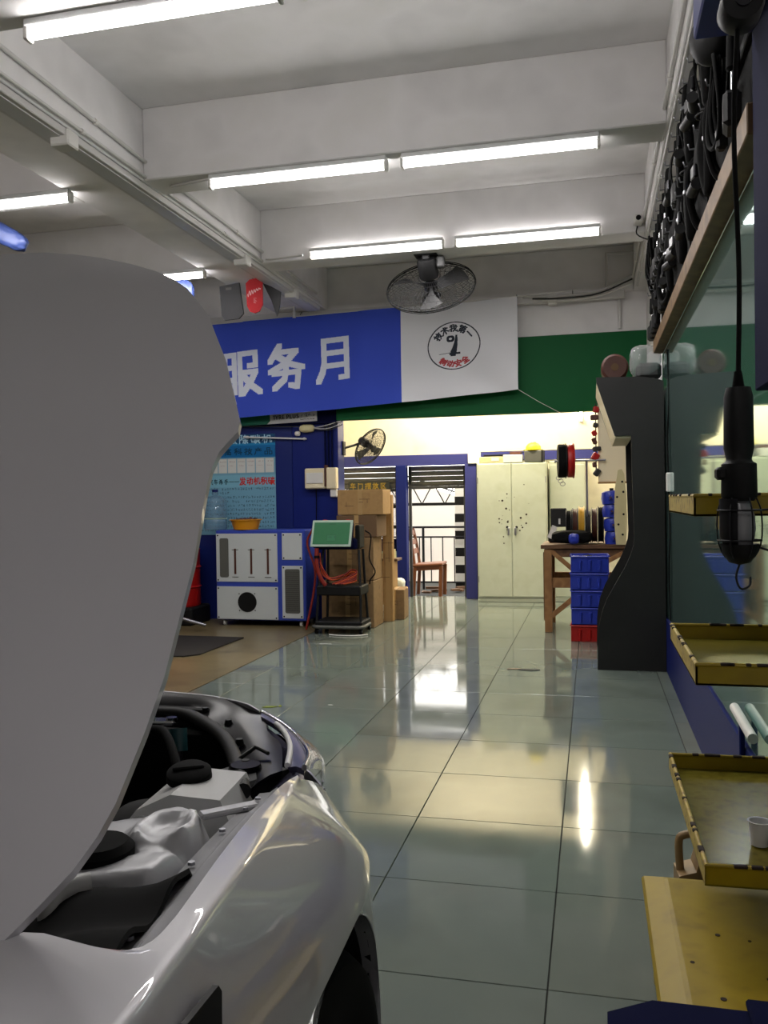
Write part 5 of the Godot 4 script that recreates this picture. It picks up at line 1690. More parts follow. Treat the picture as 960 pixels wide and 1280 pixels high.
func build_bench() -> void:
	# wooden bench against the right wall
	var t := thing("wooden_bench", "rough wooden work bench in the right rear corner beside the blue bins", "work bench", Vector3(-0.02, 0, -9.25))
	part(t, "top", MB.new().box(Vector3(0.0, 0.865, 0), Vector3(0.98, 0.04, 0.82), 0.004), M.wood_dark)
	for x in [-0.42, 0.44]:
		for z in [-0.36, 0.36]:
			part(t, "leg", MB.new().box(Vector3(x, 0.42, z), Vector3(0.075, 0.84, 0.075), 0.004), M.wood_tan)
	for z in [-0.36, 0.36]:
		part(t, "front_rail", MB.new().box(Vector3(0.0, 0.80, z), Vector3(0.84, 0.08, 0.035), 0.003), M.wood_dark)
		part(t, "lower_rail", MB.new().box(Vector3(0.0, 0.50, z), Vector3(0.84, 0.10, 0.03), 0.003), M.wood_tan)
	part(t, "brace", MB.new().box(Vector3(-0.27, 0.72, 0.385), Vector3(0.32, 0.045, 0.02), 0.003, Basis(Vector3(0, 0, 1), -0.72)), M.wood_tan)
	part(t, "brace", MB.new().box(Vector3(0.20, 0.74, 0.385), Vector3(0.26, 0.045, 0.02), 0.003, Basis(Vector3(0, 0, 1), 0.5)), M.wood_tan)
	part(t, "brace", MB.new().box(Vector3(-0.30, 0.24, 0.385), Vector3(0.34, 0.05, 0.02), 0.003, Basis(Vector3(0, 0, 1), 0.7)), M.wood_tan)
	part(t, "side_board", MB.new().box(Vector3(-0.465, 0.45, -0.05), Vector3(0.02, 0.7, 0.6), 0.003), M.card_dark)
	# things on the bench
	var k := thing("tool_case", "open black tool case with a pale slip inside on the left of the bench", "tool case", Vector3(-0.36, 0.887, -9.35))
	part(k, "lid", MB.new().box(Vector3(0.01, 0.26, -0.06), Vector3(0.17, 0.20, 0.03), 0.008, Basis(Vector3.RIGHT, -0.15)), M.black_plastic)
	part(k, "base", MB.new().box(Vector3(0.0, 0.05, 0.0), Vector3(0.18, 0.10, 0.14), 0.01), M.black_plastic)
	part(k, "slip", MB.new().box(Vector3(-0.05, 0.11, 0.078), Vector3(0.06, 0.14, 0.004), 0.0, Basis(Vector3(0, 0, 1), -0.4)), M.white_plastic)
	part(k, "gauge", MB.new().box(Vector3(0.02, 0.22, -0.035), Vector3(0.02, 0.06, 0.01), 0.002), M.white_metal)
	var j := thing("black_jacket", "black and blue cloth bundle lying along the front of the bench", "cloth", Vector3(-0.20, 0.887, -8.93))
	crumple(j, "cloth", Vector3(0.46, 0.15, 0.24), Vector3(0.0, 0.075, 0), M.black_rubber, 21)
	crumple(j, "blue_fold", Vector3(0.12, 0.12, 0.12), Vector3(0.02, 0.06, 0.09), M.bin_blue, 22)
	# reels standing in a row
	var names := ["leftmost black reel of the row on the bench", "dark reel with a brown core second in the row on the bench", "yellow cable reel in the middle of the row on the bench", "dark reel right of the yellow one on the bench", "brown reel second from the blue clamps on the bench", "black reel nearest the blue clamps on the bench"]
	var ms := [M.black_rubber, M.brown, M.reel_yellow, M.dark_grey, M.brown, M.black_rubber]
	for i in 6:
		var r := thing("cable_reel", names[i], "reel", Vector3(-0.235 + 0.064 * i, 1.06, -9.16), 0.0, "reels on the bench")
		var rad := 0.172 + 0.008 * ((i * 7) % 3)
		for s in [-1.0, 1.0]:
			part(r, "flange", MB.new().lathe([Vector2(0.045, -0.004), Vector2(rad, -0.004), Vector2(rad + 0.002, 0), Vector2(rad, 0.004), Vector2(0.045, 0.004)], 32, Transform3D(Basis(Vector3(0, 0, 1), -PI / 2), Vector3(s * 0.025, 0, 0))), M.dark_grey if i != 2 else M.reel_yellow)
		var coil := MB.new()
		for q in 5:
			coil.ring(Vector3(-0.018 + 0.009 * q, 0, 0), Vector3(1, 0, 0), rad - 0.014 - 0.004 * (q % 2), 0.0055, 32, 6)
		coil.cyl(Vector3(-0.022, 0, 0), Vector3(0.022, 0, 0), rad - 0.02, -1.0, 28)
		part(r, "cable_winding", coil, ms[i])
		r.position.y = 0.887 + rad + 0.003
	# two reels on a wall rod above
	var rod := thing("wall_rod", "steel rod holding the black and the red reel above the bench", "rod", Vector3(-0.02, 1.735, -9.05))
	part(rod, "rod", MB.new().cyl(Vector3(-0.35, 0, 0), Vector3(0.16, 0, 0), 0.010, -1.0, 10), M.steel)
	part(rod, "end_collar", MB.new().cyl(Vector3(-0.35, 0, 0), Vector3(-0.335, 0, 0), 0.02, -1.0, 12), M.steel)
	var tall := thing("reel_stand", "thin steel post standing on the bench under the wall rod", "post", Vector3(-0.05, 0.887, -9.05))
	part(tall, "post", MB.new().cyl(Vector3(0, 0, 0), Vector3(0, 0.838, 0), 0.012, -1.0, 10), M.steel)
	for q in [["big black reel hung on the wall rod above the bench", -0.30, 0.075, M.black_rubber, M.black_plastic], ["red reel hung beside the black one on the wall rod", -0.215, 0.06, M.red, M.red]]:
		var r := thing("hose_reel", q[0], "reel", Vector3(q[1], 1.735, -9.05), 6.0)
		var xf := Transform3D(Basis(Vector3(0, 0, 1), -PI / 2), Vector3.ZERO)
		part(r, "drum", MB.new().lathe([Vector2(0.012, -q[2] * 0.5), Vector2(0.165, -q[2] * 0.5), Vector2(0.172, -q[2] * 0.35), Vector2(0.172, q[2] * 0.35), Vector2(0.165, q[2] * 0.5), Vector2(0.012, q[2] * 0.5)], 36, xf), q[3])
		part(r, "flange", MB.new().lathe([Vector2(0.012, 0.0), Vector2(0.18, 0.0), Vector2(0.18, 0.008), Vector2(0.012, 0.008)], 36, Transform3D(xf.basis, Vector3(q[2] * 0.5, 0, 0))), q[4])
	var ch := thing("chain_sling", "hanging bits of chain below the black reel", "chain", Vector3(-0.30, 1.56, -9.03))
	for k2 in 3:
		part(ch, "link", MB.new().ring(Vector3(-0.03 + 0.02 * k2, -0.03 * k2, 0.0), Vector3(0.3, 0, 1), 0.02, 0.004, 14, 5, 1.3), M.steel)
	# cream cabinet on the wall, clamp stack and the cream plate
	var cb := thing("wall_panel", "cream metal panel with a red edge lamp hung in the corner above the bench", "panel", Vector3(0.22, 1.98, -9.13))
	part(cb, "panel", MB.new().box(Vector3(0.0, 0.0, 0.0), Vector3(0.31, 0.96, 0.10), 0.008), M.cream_panel)
	part(cb, "rim", MB.new().box(Vector3(0.0, -0.475, 0.04), Vector3(0.32, 0.02, 0.06), 0.004), M.card_light)
	part(cb, "edge_strip", MB.new().box(Vector3(0.15, 0.05, 0.055), Vector3(0.015, 0.8, 0.02), 0.003), M.brown)
	part(cb, "wall_bracket", MB.new().box(Vector3(0.25, 0.1, 0.0), Vector3(0.20, 0.06, 0.05), 0.004), M.dark_metal)
	var rf := thing("red_fittings", "small red and black fittings hung in a column beside the cream panel", "fittings", Vector3(0.045, 1.95, -9.06))
	part(rf, "hanger_wire", MB.new().cyl(Vector3(0.0, -0.38, 0), Vector3(0.0, 0.36, 0), 0.006, -1.0, 6), M.dark_metal)
	for k3 in 9:
		part(rf, "fitting", MB.new().box(Vector3(rng.randf_range(-0.02, 0.01), 0.30 - 0.08 * k3, 0.0), Vector3(rng.randf_range(0.04, 0.08), rng.randf_range(0.04, 0.09), 0.04), 0.010, Basis(Vector3(0.2, 0.3, 1).normalized(), rng.randf() * 2.0)), M.red if k3 % 3 == 0 else (M.brown if k3 % 3 == 1 else M.dark_grey))
	var cl := thing("blue_clamps", "tall stack of blue cast clamps beside the cream plate on the bench", "clamps", Vector3(0.212, 0.887, -8.99))
	for k4 in 4:
		var y := 0.06 + 0.135 * k4
		var b := MB.new()
		b.lathe([Vector2(0.06, -0.065), Vector2(0.088, -0.06), Vector2(0.095, 0.0), Vector2(0.08, 0.06), Vector2(0.055, 0.07)], 18, Transform3D(Basis(Vector3(0, 0, 1), 0.12 * (k4 % 2)), Vector3(-0.01 * k4, y, 0)))
		b.cyl(Vector3(-0.01 * k4, y, 0.06), Vector3(-0.01 * k4 - 0.01, y, 0.125), 0.028, 0.02, 12)
		b.box(Vector3(-0.01 * k4, y + 0.01, -0.05), Vector3(0.16, 0.05, 0.05), 0.012)
		part(cl, "clamp", b, M.bin_blue)
		part(cl, "clamp_bolt", MB.new().cyl(Vector3(-0.01 * k4, y, 0.12), Vector3(-0.012 * k4, y, 0.14), 0.010, -1.0, 8), M.brown)
	part(cl, "spindle", MB.new().cyl(Vector3(-0.02, 0.0, 0), Vector3(-0.02, 0.56, 0), 0.02, -1.0, 10), M.dark_metal)
	var pl := thing("cream_plate", "tall cream steel plate with bolt holes and rounded ends leaning by the black stand", "plate", Vector3(0.27, 0.887, -8.86))
	var prof := []
	for q in [Vector2(-0.045, 0.0), Vector2(0.05, 0.0), Vector2(0.062, 0.2), Vector2(0.06, 0.5), Vector2(0.04, 0.70), Vector2(0.015, 0.745), Vector2(-0.02, 0.735), Vector2(-0.05, 0.55), Vector2(-0.06, 0.25)]:
		prof.append(q)
	part(pl, "plate", MB.new().prism(prof, 0.05), M.cream_metal)
	for q in [Vector2(0.02, 0.62), Vector2(0.03, 0.52), Vector2(-0.03, 0.47), Vector2(0.03, 0.30), Vector2(-0.02, 0.20), Vector2(0.02, 0.10)]:
		part(pl, "bolt_hole", MB.new().cyl(Vector3(q.x, q.y, 0.045), Vector3(q.x, q.y, 0.053), 0.011, -1.0, 12), M.black_plastic)
	# stacked bins in front of the bench
	for i in 5:
		var lab: String = ["red plastic bin at the bottom of the stack by the black stand", "lowest blue plastic bin, directly on the red one", "second blue plastic bin above the red one", "third blue plastic bin above the red one", "topmost blue plastic bin of the stack under the bench edge"][i]
		bin(lab, Vector3(-0.03, 0.163 * i, -8.46), M.red if i == 0 else M.bin_blue, i)


func bin(label: String, at: Vector3, m: Material, i: int) -> void:
	var t := thing("plastic_bin", label, "bin", at, 1.5 * ((i * 5) % 3 - 1), "stacked plastic bins")
	var w := 0.175
	var h := 0.155
	var b := MB.new()
	b.box(Vector3(0, 0.004, 0), Vector3(2 * w - 0.03, 0.008, 0.27), 0.002)
	for s in [-1.0, 1.0]:
		b.box(Vector3(s * (w - 0.006), h * 0.5, 0), Vector3(0.008, h, 0.29), 0.002)
	b.box(Vector3(0, h * 0.5, -0.142), Vector3(2 * w, h, 0.008), 0.002)
	b.box(Vector3(0, h * 0.47, 0.142), Vector3(2 * w - 0.01, h * 0.94, 0.010), 0.003, Basis(Vector3.RIGHT, 0.08))
	part(t, "tub", b, m)
	part(t, "front_lip", MB.new().cyl(Vector3(-w + 0.005, h * 0.95, 0.152), Vector3(w - 0.005, h * 0.95, 0.152), 0.010, -1.0, 10), m)
	part(t, "top_rim", MB.new().tube([Vector3(-w, h, 0.145), Vector3(-w, h, -0.145), Vector3(w, h, -0.145), Vector3(w, h, 0.145)], 0.008, 8), m)
	for x in [-0.09, 0.0, 0.09]:
		part(t, "front_rib", MB.new().cyl(Vector3(x, 0.02, 0.140), Vector3(x, h * 0.74, 0.150), 0.014, 0.018, 10), m)
	if i == 4:
		part(t, "contents", heap(0.12, 0.12, 26), M.black_rubber).set_meta("kind", "stuff")


# ---------------------------------------------------------------- black display stand
func build_tower() -> void:
	var t := thing("display_stand", "tall black stand with a hooded head and a curved foot against the right wall", "display stand", Vector3(0.29, 0, -7.55))
	var pf := [Vector2(0.255, 0.0), Vector2(0.255, 2.245), Vector2(0.215, 2.262), Vector2(0.10, 2.285), Vector2(-0.248, 2.295), Vector2(-0.245, 2.245), Vector2(-0.112, 1.833), Vector2(0.010, 1.833), Vector2(0.012, 1.60)]
	for q in [Vector3(0.026, 1.05, 0), Vector3(0.020, 0.98, 0), Vector3(-0.005, 0.90, 0), Vector3(-0.05, 0.80, 0), Vector3(-0.125, 0.67, 0), Vector3(-0.185, 0.56, 0), Vector3(-0.226, 0.45, 0), Vector3(-0.25, 0.34, 0), Vector3(-0.258, 0.25, 0), Vector3(-0.262, 0.0, 0)]:
		pf.append(Vector2(q.x, q.y))
	for z in [0.55, -0.58]:
		part(t, "side_panel", MB.new().prism(pf, 0.022, Transform3D(Basis(), Vector3(0, 0, z))), M.tower)
	part(t, "back_panel", MB.new().box(Vector3(0.235, 1.12, -0.005), Vector3(0.02, 2.2, 1.10), 0.003), M.tower)
	# hood: pale sloping front and underside
	var slope := (Vector3(-0.112, 1.833, 0) - Vector3(-0.246, 2.27, 0))
	part(t, "hood_front", MB.new().box(Vector3(-0.172, 2.05, -0.005), Vector3(0.016, slope.length(), 1.108), 0.003, Basis(Vector3(0, 0, 1), atan2(0.134, 0.437))), M.cream_panel)
	part(t, "hood_underside", MB.new().box(Vector3(-0.045, 1.825, -0.005), Vector3(0.13, 0.016, 1.108), 0.003), M.cream_panel)
	part(t, "hood_top", MB.new().box(Vector3(-0.02, 2.268, -0.005), Vector3(0.42, 0.016, 1.108), 0.003), M.tower)
	for y in [0.30, 0.78]:
		part(t, "shelf", MB.new().box(Vector3(0.05 if y < 0.5 else 0.13, y, -0.005), Vector3(0.40 if y < 0.5 else 0.20, 0.02, 1.10), 0.003), M.tower)
	# on top: a brown roll and a bag of clear plastic
	var r := thing("brown_roll", "dark brown rounded roll lying on top of the black stand", "roll", Vector3(0.19, 2.294, -7.35))
	part(r, "roll", MB.new().lathe([Vector2(0, -0.14), Vector2(0.09, -0.14), Vector2(0.106, -0.12), Vector2(0.108, 0.12), Vector2(0.09, 0.14), Vector2(0, 0.14)], 28, Transform3D(Basis(Vector3.RIGHT, PI / 2), Vector3(0, 0.108, 0))), M.brown)
	part(r, "core", MB.new().cyl(Vector3(0, 0.108, 0.135), Vector3(0, 0.108, 0.146), 0.03, -1.0, 16), M.card_dark)
	var b := thing("plastic_bag", "bundle wrapped in clear crinkled plastic on top of the black stand", "plastic bag", Vector3(0.43, 2.278, -7.24))
	part(b, "dark_contents", MB.new().box(Vector3(0.02, 0.075, 0.0), Vector3(0.19, 0.13, 0.2), 0.03), M.dark_grey)
	crumple(b, "film", Vector3(0.27, 0.30, 0.30), Vector3(-0.005, 0.155, 0), M.film, 31)
	crumple(b, "film_knot", Vector3(0.13, 0.13, 0.14), Vector3(0.06, 0.17, 0.05), M.film, 33)
	var w := thing("wall_socket", "white switch box on the mirror with a black wire running up", "switch", Vector3(0.548, 1.39, -6.67))
	part(w, "box", MB.new().box(Vector3(0, 0.07, 0), Vector3(0.03, 0.14, 0.09), 0.006), M.white_plastic)
	part(w, "wire", MB.new().tube(curve([Vector3(0, 0.14, 0), Vector3(0.0, 0.4, -0.05), Vector3(0.01, 0.7, 0.0), Vector3(0.005, 1.05, -0.05)], 20), 0.006, 6), M.black_rubber)
	part(w, "wire", MB.new().tube(curve([Vector3(0, 0.0, 0), Vector3(0.005, -0.3, 0.03), Vector3(0.0, -0.6, -0.03), Vector3(0.005, -0.95, 0.0)], 20), 0.005, 6), M.black_rubber)


func build_mirror() -> void:
	var t := thing("wall_mirror", "long greenish mirror covering the right wall behind the yellow trays", "mirror", Vector3(0.561, 0.42, -4.8))
	part(t, "mirror_pane", MB.new().box(Vector3(0, 1.03, -0.27), Vector3(0.007, 2.06, 4.30)), M.mirror)
	part(t, "mirror_pane", MB.new().box(Vector3(0, 0.62, 2.42), Vector3(0.007, 1.24, 1.07)), M.mirror)
	part(t, "bright_edge", MB.new().box(Vector3(-0.002, 2.061, -0.27), Vector3(0.008, 0.006, 4.30), 0.002), M.glass_edge)
	var k := thing("wooden_batten", "long tan wooden batten on the wall along the top of the mirror", "batten", Vector3(0.524, 2.487, -5.0))
	part(k, "beam", MB.new().box(Vector3(0, 0.05, -0.05), Vector3(0.078, 0.10, 4.26), 0.004), M.wood_batten)
	var p := thing("white_roll", "white cardboard tube leaning on the blue kick board behind the trays", "tube", Vector3(0.53, 0.02, -3.3))
	part(p, "roll", MB.new().cyl(Vector3(0.0, 0.51, -0.28), Vector3(0.0, 0.495, 0.12), 0.018, -1.0, 18), M.white_plastic)
	part(p, "holder", MB.new().box(Vector3(0.005, 0.245, -0.15), Vector3(0.02, 0.49, 0.03), 0.004), M.blue_paint)
	var n := thing("shutter_housing", "dark blue painted post and box at the upper right corner of the photo", "housing", Vector3(0.53, 1.68, -2.4))
	part(n, "post", MB.new().box(Vector3(0.0, 0.90, -0.2), Vector3(0.062, 1.80, 0.6), 0.004), M.navy)
	part(n, "top_box", MB.new().box(Vector3(-0.085, 1.45, 0.1), Vector3(0.236, 0.68, 1.2), 0.006), M.blue_wall)


# ---------------------------------------------------------------- yellow trays
func tray(label: String, at: Vector3, turn: float, w: float, d: float, h: float) -> Node3D:
	# origin at the middle of the left long edge, bottom; x runs to the wall
	var t := thing("metal_tray", label, "tray", at, turn, "yellow trays on the mirror wall")
	part(t, "base", MB.new().box(Vector3(w * 0.5, 0.003, 0), Vector3(w, 0.006, d), 0.001), M.tray_worn)
	for s in [-1.0, 1.0]:
		part(t, "end_wall", MB.new().box(Vector3(w * 0.5, h * 0.5, s * (d * 0.5 - 0.003)), Vector3(w, h, 0.006), 0.001), M.tray_yellow)
		part(t, "end_hem", MB.new().cyl(Vector3(0, h, s * (d * 0.5 - 0.004)), Vector3(w, h, s * (d * 0.5 - 0.004)), 0.0055, -1.0, 8), M.tray_yellow)
	part(t, "long_wall", MB.new().box(Vector3(0.003, h * 0.5, 0), Vector3(0.006, h, d), 0.001), M.tray_edge)
	part(t, "long_hem", MB.new().cyl(Vector3(0.004, h, -d * 0.5), Vector3(0.004, h, d * 0.5), 0.0055, -1.0, 8), M.tray_edge)
	part(t, "back_wall", MB.new().box(Vector3(w - 0.003, h * 0.5, 0), Vector3(0.006, h, d), 0.001), M.tray_yellow)
	# chipped black spots along the edges
	var b := MB.new()
	for k in 8:
		b.box(Vector3(0.003, h + 0.003, rng.randf_range(-0.48, 0.48) * d), Vector3(0.013, 0.007, rng.randf_range(0.006, 0.028)), 0.002)
	for k in 5:
		b.box(Vector3(rng.randf_range(0.1, 0.9) * w, h + 0.002, d * 0.5 - 0.004), Vector3(rng.randf_range(0.01, 0.04), 0.008, 0.012), 0.002)
		b.box(Vector3(rng.randf_range(0.1, 0.9) * w, h + 0.002, -d * 0.5 + 0.004), Vector3(rng.randf_range(0.01, 0.06), 0.008, 0.012), 0.002)
	part(t, "worn_spots", b, M.rust).set_meta("kind", "stuff")
	return t


func build_trays() -> void:
	tray("upper yellow tray level with the eye, third from the floor on the mirror wall", Vector3(0.2275, 1.308, -2.43), 0.0, 0.328, 0.655, 0.047)
	tray("middle yellow tray with a worn shiny bottom on the mirror wall", Vector3(0.2275, 0.918, -2.43), 0.0, 0.328, 0.655, 0.047)
	tray("lower yellow tray with a plastic cup in it on the mirror wall", Vector3(0.229, 0.497, -2.41), 1.6, 0.318, 0.70, 0.047).rotation.x = 0.075
	var c := thing("plastic_cup", "translucent white cup standing in the lower yellow tray", "cup", Vector3(0.392, 0.492, -2.27))
	part(c, "cup", MB.new().lathe([Vector2(0, 0.003), Vector2(0.020, 0.003), Vector2(0.026, 0.06), Vector2(0.029, 0.062), Vector2(0.024, 0.062), Vector2(0.018, 0.006), Vector2(0, 0.006)], 24), M.translucent_white)
	var c2 := thing("plastic_tub", "white tub beside the cup at the right edge of the lower tray", "tub", Vector3(0.428, 0.488, -2.20))
	part(c2, "tub", MB.new().lathe([Vector2(0, 0.003), Vector2(0.024, 0.003), Vector2(0.026, 0.085), Vector2(0.022, 0.085), Vector2(0.020, 0.008), Vector2(0, 0.008)], 24), M.white_plastic)
	# low yellow platform
	var p := thing("yellow_platform", "low yellow metal platform with a sloping rim at the lower right", "platform", Vector3(0.34, 0, -2.06))
	var o := [Vector2(-0.215, -0.49), Vector2(0.215, -0.49), Vector2(0.215, 0.49), Vector2(-0.215, 0.49)]
	var b := MB.new()
	var rings := [[0.0, 0.262], [0.0, 0.270], [0.006, 0.278], [0.055, 0.300], [0.066, 0.301]]
	for k in rings.size() - 1:
		for i in 4:
			var a: Vector2 = o[i]
			var d: Vector2 = o[(i + 1) % 4]
			var q := []
			for w in [[a, rings[k]], [d, rings[k]], [d, rings[k + 1]], [a, rings[k + 1]]]:
				var v: Vector2 = w[0]
				q.append(Vector3(v.x - signf(v.x) * w[1][0], w[1][1], v.y - signf(v.y) * w[1][0]))
			b.quad(q[0], q[1], q[2], q[3], Vector3((a.x + d.x) * 0.5, 0.15, (a.y + d.y) * 0.5))
	var q2 := []
	for i in 4:
		var v: Vector2 = o[i]
		q2.append(Vector3(v.x - signf(v.x) * 0.066, 0.301, v.y - signf(v.y) * 0.066))
	b.quad(q2[0], q2[1], q2[2], q2[3], Vector3.UP)
	part(p, "deck", b, M.tray_yellow)
	for sx in [-0.17, 0.17]:
		for sz in [-0.44, 0.44]:
			part(p, "leg", MB.new().box(Vector3(sx, 0.132, sz), Vector3(0.035, 0.264, 0.035), 0.003), M.tray_edge)
	var spots := MB.new()
	for k in 10:
		var x := rng.randf_range(-0.14, 0.14)
		var z := rng.randf_range(-0.4, 0.3)
		spots.cyl(Vector3(x, 0.3005, z), Vector3(x, 0.3022, z), rng.randf_range(0.003, 0.007), -1.0, 7)
	part(p, "chipped_spots", spots, M.rust).set_meta("kind", "stuff")
	# oil jug behind the platform
	var j := thing("oil_jug", "tan plastic oil jug with a purple label on the floor under the lower tray", "jug", Vector3(0.335, 0, -2.74), 4.0)
	var prof := []
	for q in [Vector2(-0.095, 0.0), Vector2(0.095, 0.0), Vector2(0.10, 0.02), Vector2(0.10, 0.21), Vector2(0.07, 0.262), Vector2(-0.03, 0.285), Vector2(-0.04, 0.275), Vector2(-0.05, 0.24), Vector2(-0.10, 0.225), Vector2(-0.10, 0.02)]:
		prof.append(q)
	part(j, "body", MB.new().prism(prof, 0.10, Transform3D(Basis(), Vector3(0, 0, -0.05))), M.jug_tan)
	part(j, "handle", MB.new().tube(curve([Vector3(-0.088, 0.21, 0), Vector3(-0.092, 0.31, 0), Vector3(-0.075, 0.332, 0), Vector3(-0.035, 0.33, 0), Vector3(-0.02, 0.27, 0)], 16), 0.012, 10), M.jug_tan)
	part(j, "cap", MB.new().cyl(Vector3(0.045, 0.26, 0), Vector3(0.045, 0.30, 0), 0.022, -1.0, 16), M.red)
	part(j, "label", MB.new().box(Vector3(0.015, 0.13, 0.0505), Vector3(0.15, 0.17, 0.002)), M.purple)
	for k in 5:
		part(j, "label_line", MB.new().box(Vector3(0.0 + 0.01 * k, 0.19 - 0.02 * k, 0.052), Vector3(0.08, 0.006, 0.001)), M.cream_metal)
	# blue steel cabinet in the foreground
	var s := thing("blue_cabinet", "blue steel cabinet top with a cut corner at the bottom right edge", "cabinet", Vector3(0.29, 0, -1.05))
	part(s, "body", MB.new().prism([Vector2(-0.275, -0.42), Vector2(0.27, -0.42), Vector2(0.27, 0.47), Vector2(-0.20, 0.47), Vector2(-0.275, 0.42)], 0.50, Transform3D(Basis(Vector3(1, 0, 0), Vector3(0, 0, -1), Vector3(0, 1, 0)), Vector3.ZERO)), M.navy)
	part(s, "raised_lid", MB.new().box(Vector3(0.11, 0.507, -0.06), Vector3(0.32, 0.014, 0.85), 0.004), M.navy)
	part(s, "front_handle", MB.new().tube([Vector3(-0.29, 0.40, -0.1), Vector3(-0.31, 0.40, -0.1), Vector3(-0.31, 0.40, 0.1), Vector3(-0.29, 0.40, 0.1)], 0.008, 8), M.steel)


# ---------------------------------------------------------------- inspection lamp
func build_lamp() -> void:
	var r := thing("cable_drum", "black cable drum fixed under the dark blue box above the inspection lamp", "cable drum", Vector3(0.322, 2.40, -2.0))
	part(r, "drum", MB.new().lathe([Vector2(0, -0.05), Vector2(0.04, -0.035), Vector2(0.045, -0.025), Vector2(0.045, 0.025), Vector2(0.04, 0.035), Vector2(0, 0.04)], 28, Transform3D(Basis(Vector3.RIGHT, PI / 2), Vector3.ZERO)), M.black_plastic)
	part(r, "hub", MB.new().cyl(Vector3(0, 0, 0.035), Vector3(0, 0, 0.043), 0.016, -1.0, 16), M.dark_metal)
	part(r, "hanger", MB.new().box(Vector3(0.03, 0.21, 0), Vector3(0.05, 0.34, 0.03), 0.006), M.black_plastic)
	var t := thing("inspection_lamp", "black caged inspection lamp hanging on a long cable at the right", "inspection lamp", Vector3(0.310, 1.238, -2.0), 8.0)
	part(t, "cable", MB.new().tube(curve([Vector3(0.0, 0.36, 0), Vector3(0.004, 0.60, 0), Vector3(-0.004, 0.90, 0), Vector3(0.005, 1.12, 0)], 16), 0.0055, 8), M.black_rubber)
	part(t, "strain_relief", MB.new().cyl(Vector3(0, 0.345, 0), Vector3(0, 0.385, 0), 0.014, 0.008, 12), M.black_rubber)
	part(t, "handle", MB.new().lathe([Vector2(0, 0.352), Vector2(0.025, 0.350), Vector2(0.030, 0.33), Vector2(0.031, 0.22), Vector2(0.026, 0.195), Vector2(0.028, 0.19), Vector2(0.036, 0.185), Vector2(0.037, 0.115), Vector2(0.03, 0.105), Vector2(0, 0.105)], 22), M.black_plastic)
	part(t, "switch_block", MB.new().box(Vector3(-0.034, 0.165, 0), Vector3(0.03, 0.028, 0.03), 0.006), M.black_plastic)
	part(t, "bulb", MB.new().lathe([Vector2(0, 0.0), Vector2(0.018, 0.004), Vector2(0.029, 0.02), Vector2(0.033, 0.045), Vector2(0.031, 0.075), Vector2(0.022, 0.10), Vector2(0.018, 0.115)], 22), M.bulb_glass)
	var c := MB.new()
	for k in 6:
		var a := TAU * k / 6 + 0.2
		var d := Vector3(cos(a), 0, sin(a))
		c.tube(curve([d * 0.034 + Vector3(0, 0.112, 0), d * 0.044 + Vector3(0, 0.08, 0), d * 0.044 + Vector3(0, 0.02, 0), d * 0.028 + Vector3(0, -0.018, 0), Vector3(0, -0.028, 0)], 12), 0.0018, 6)
	part(t, "cage_wires", c, M.dark_metal)
	for q in [[0.085, 0.0445], [0.02, 0.0442]]:
		part(t, "cage_ring", MB.new().ring(Vector3(0, q[0], 0), Vector3.UP, q[1], 0.002, 26, 6), M.dark_metal)
	# reflector half shell behind the bulb
	var sh := []
	for i in 9:
		var row := []
		for j in 13:
			var a := lerpf(PI * 0.62, PI * 1.40, j / 12.0)
			var y := lerpf(0.11, -0.02, i / 8.0)
			var rad := 0.041 * (1.0 - 0.45 * smoothstep(0.6, 1.0, i / 8.0))
			row.append(Vector3(cos(a) * rad, y, sin(a) * rad))
		sh.append(row)
	part(t, "reflector", MB.new().patch(sh, Vector3(-1, 0, 0), 0.0015), M.dark_metal)
	part(t, "bottom_cap", MB.new().lathe([Vector2(0, -0.034), Vector2(0.022, -0.028), Vector2(0.036, -0.008), Vector2(0.040, 0.012), Vector2(0.034, 0.008)], 22), M.black_plastic)
	part(t, "hook", MB.new().tube(curve([Vector3(0.0, -0.03, 0.0), Vector3(-0.008, -0.06, 0.0), Vector3(0.0, -0.085, 0.005), Vector3(0.018, -0.078, 0.005), Vector3(0.022, -0.06, 0.0)], 16), 0.0025, 6), M.dark_metal)
	part(t, "side_hook", MB.new().tube(curve([Vector3(0.040, 0.085, 0.0), Vector3(0.075, 0.083, 0.01), Vector3(0.085, 0.05, 0.01), Vector3(0.07, 0.0, 0.01), Vector3(0.036, 0.005, 0.0)], 16), 0.0025, 6), M.dark_metal)


# ---------------------------------------------------------------- belts, hoses and tools hung above the mirror
const ORDINALS := ["first", "second", "third", "fourth", "fifth", "sixth", "seventh", "eighth", "ninth", "tenth", "eleventh", "twelfth", "thirteenth", "fourteenth", "fifteenth", "sixteenth", "seventeenth", "eighteenth", "nineteenth", "twentieth"]


func build_hanging() -> void:
	for q in [[3.36, "upper"], [2.96, "lower"]]:
		var rail := thing("hook_rail", "%s dark rail of hooks on the wall above the wooden batten" % q[1], "rail", Vector3(0.54, q[0], -5.2))
		part(rail, "backing_board", MB.new().box(Vector3(0.0225, -0.16, 0), Vector3(0.004, 0.36, 4.3), 0.001), M.black_rubber)
		part(rail, "bar", MB.new().box(Vector3(0.012, 0, 0), Vector3(0.025, 0.04, 4.3), 0.004), M.black_plastic)
		for k in 20:
			part(rail, "hook", MB.new().tube([Vector3(0.0, 0.0, 2.03 - 0.213 * k), Vector3(-0.085, -0.005, 2.03 - 0.213 * k), Vector3(-0.09, 0.02, 2.03 - 0.213 * k)], 0.004, 6), M.steel)
	for row in 2:
		var y: float = 3.325 if row == 0 else 2.925
		for k in 20:
			var z := -3.17 - 0.213 * k
			hang_item(row, k, Vector3(0.505, y, z))


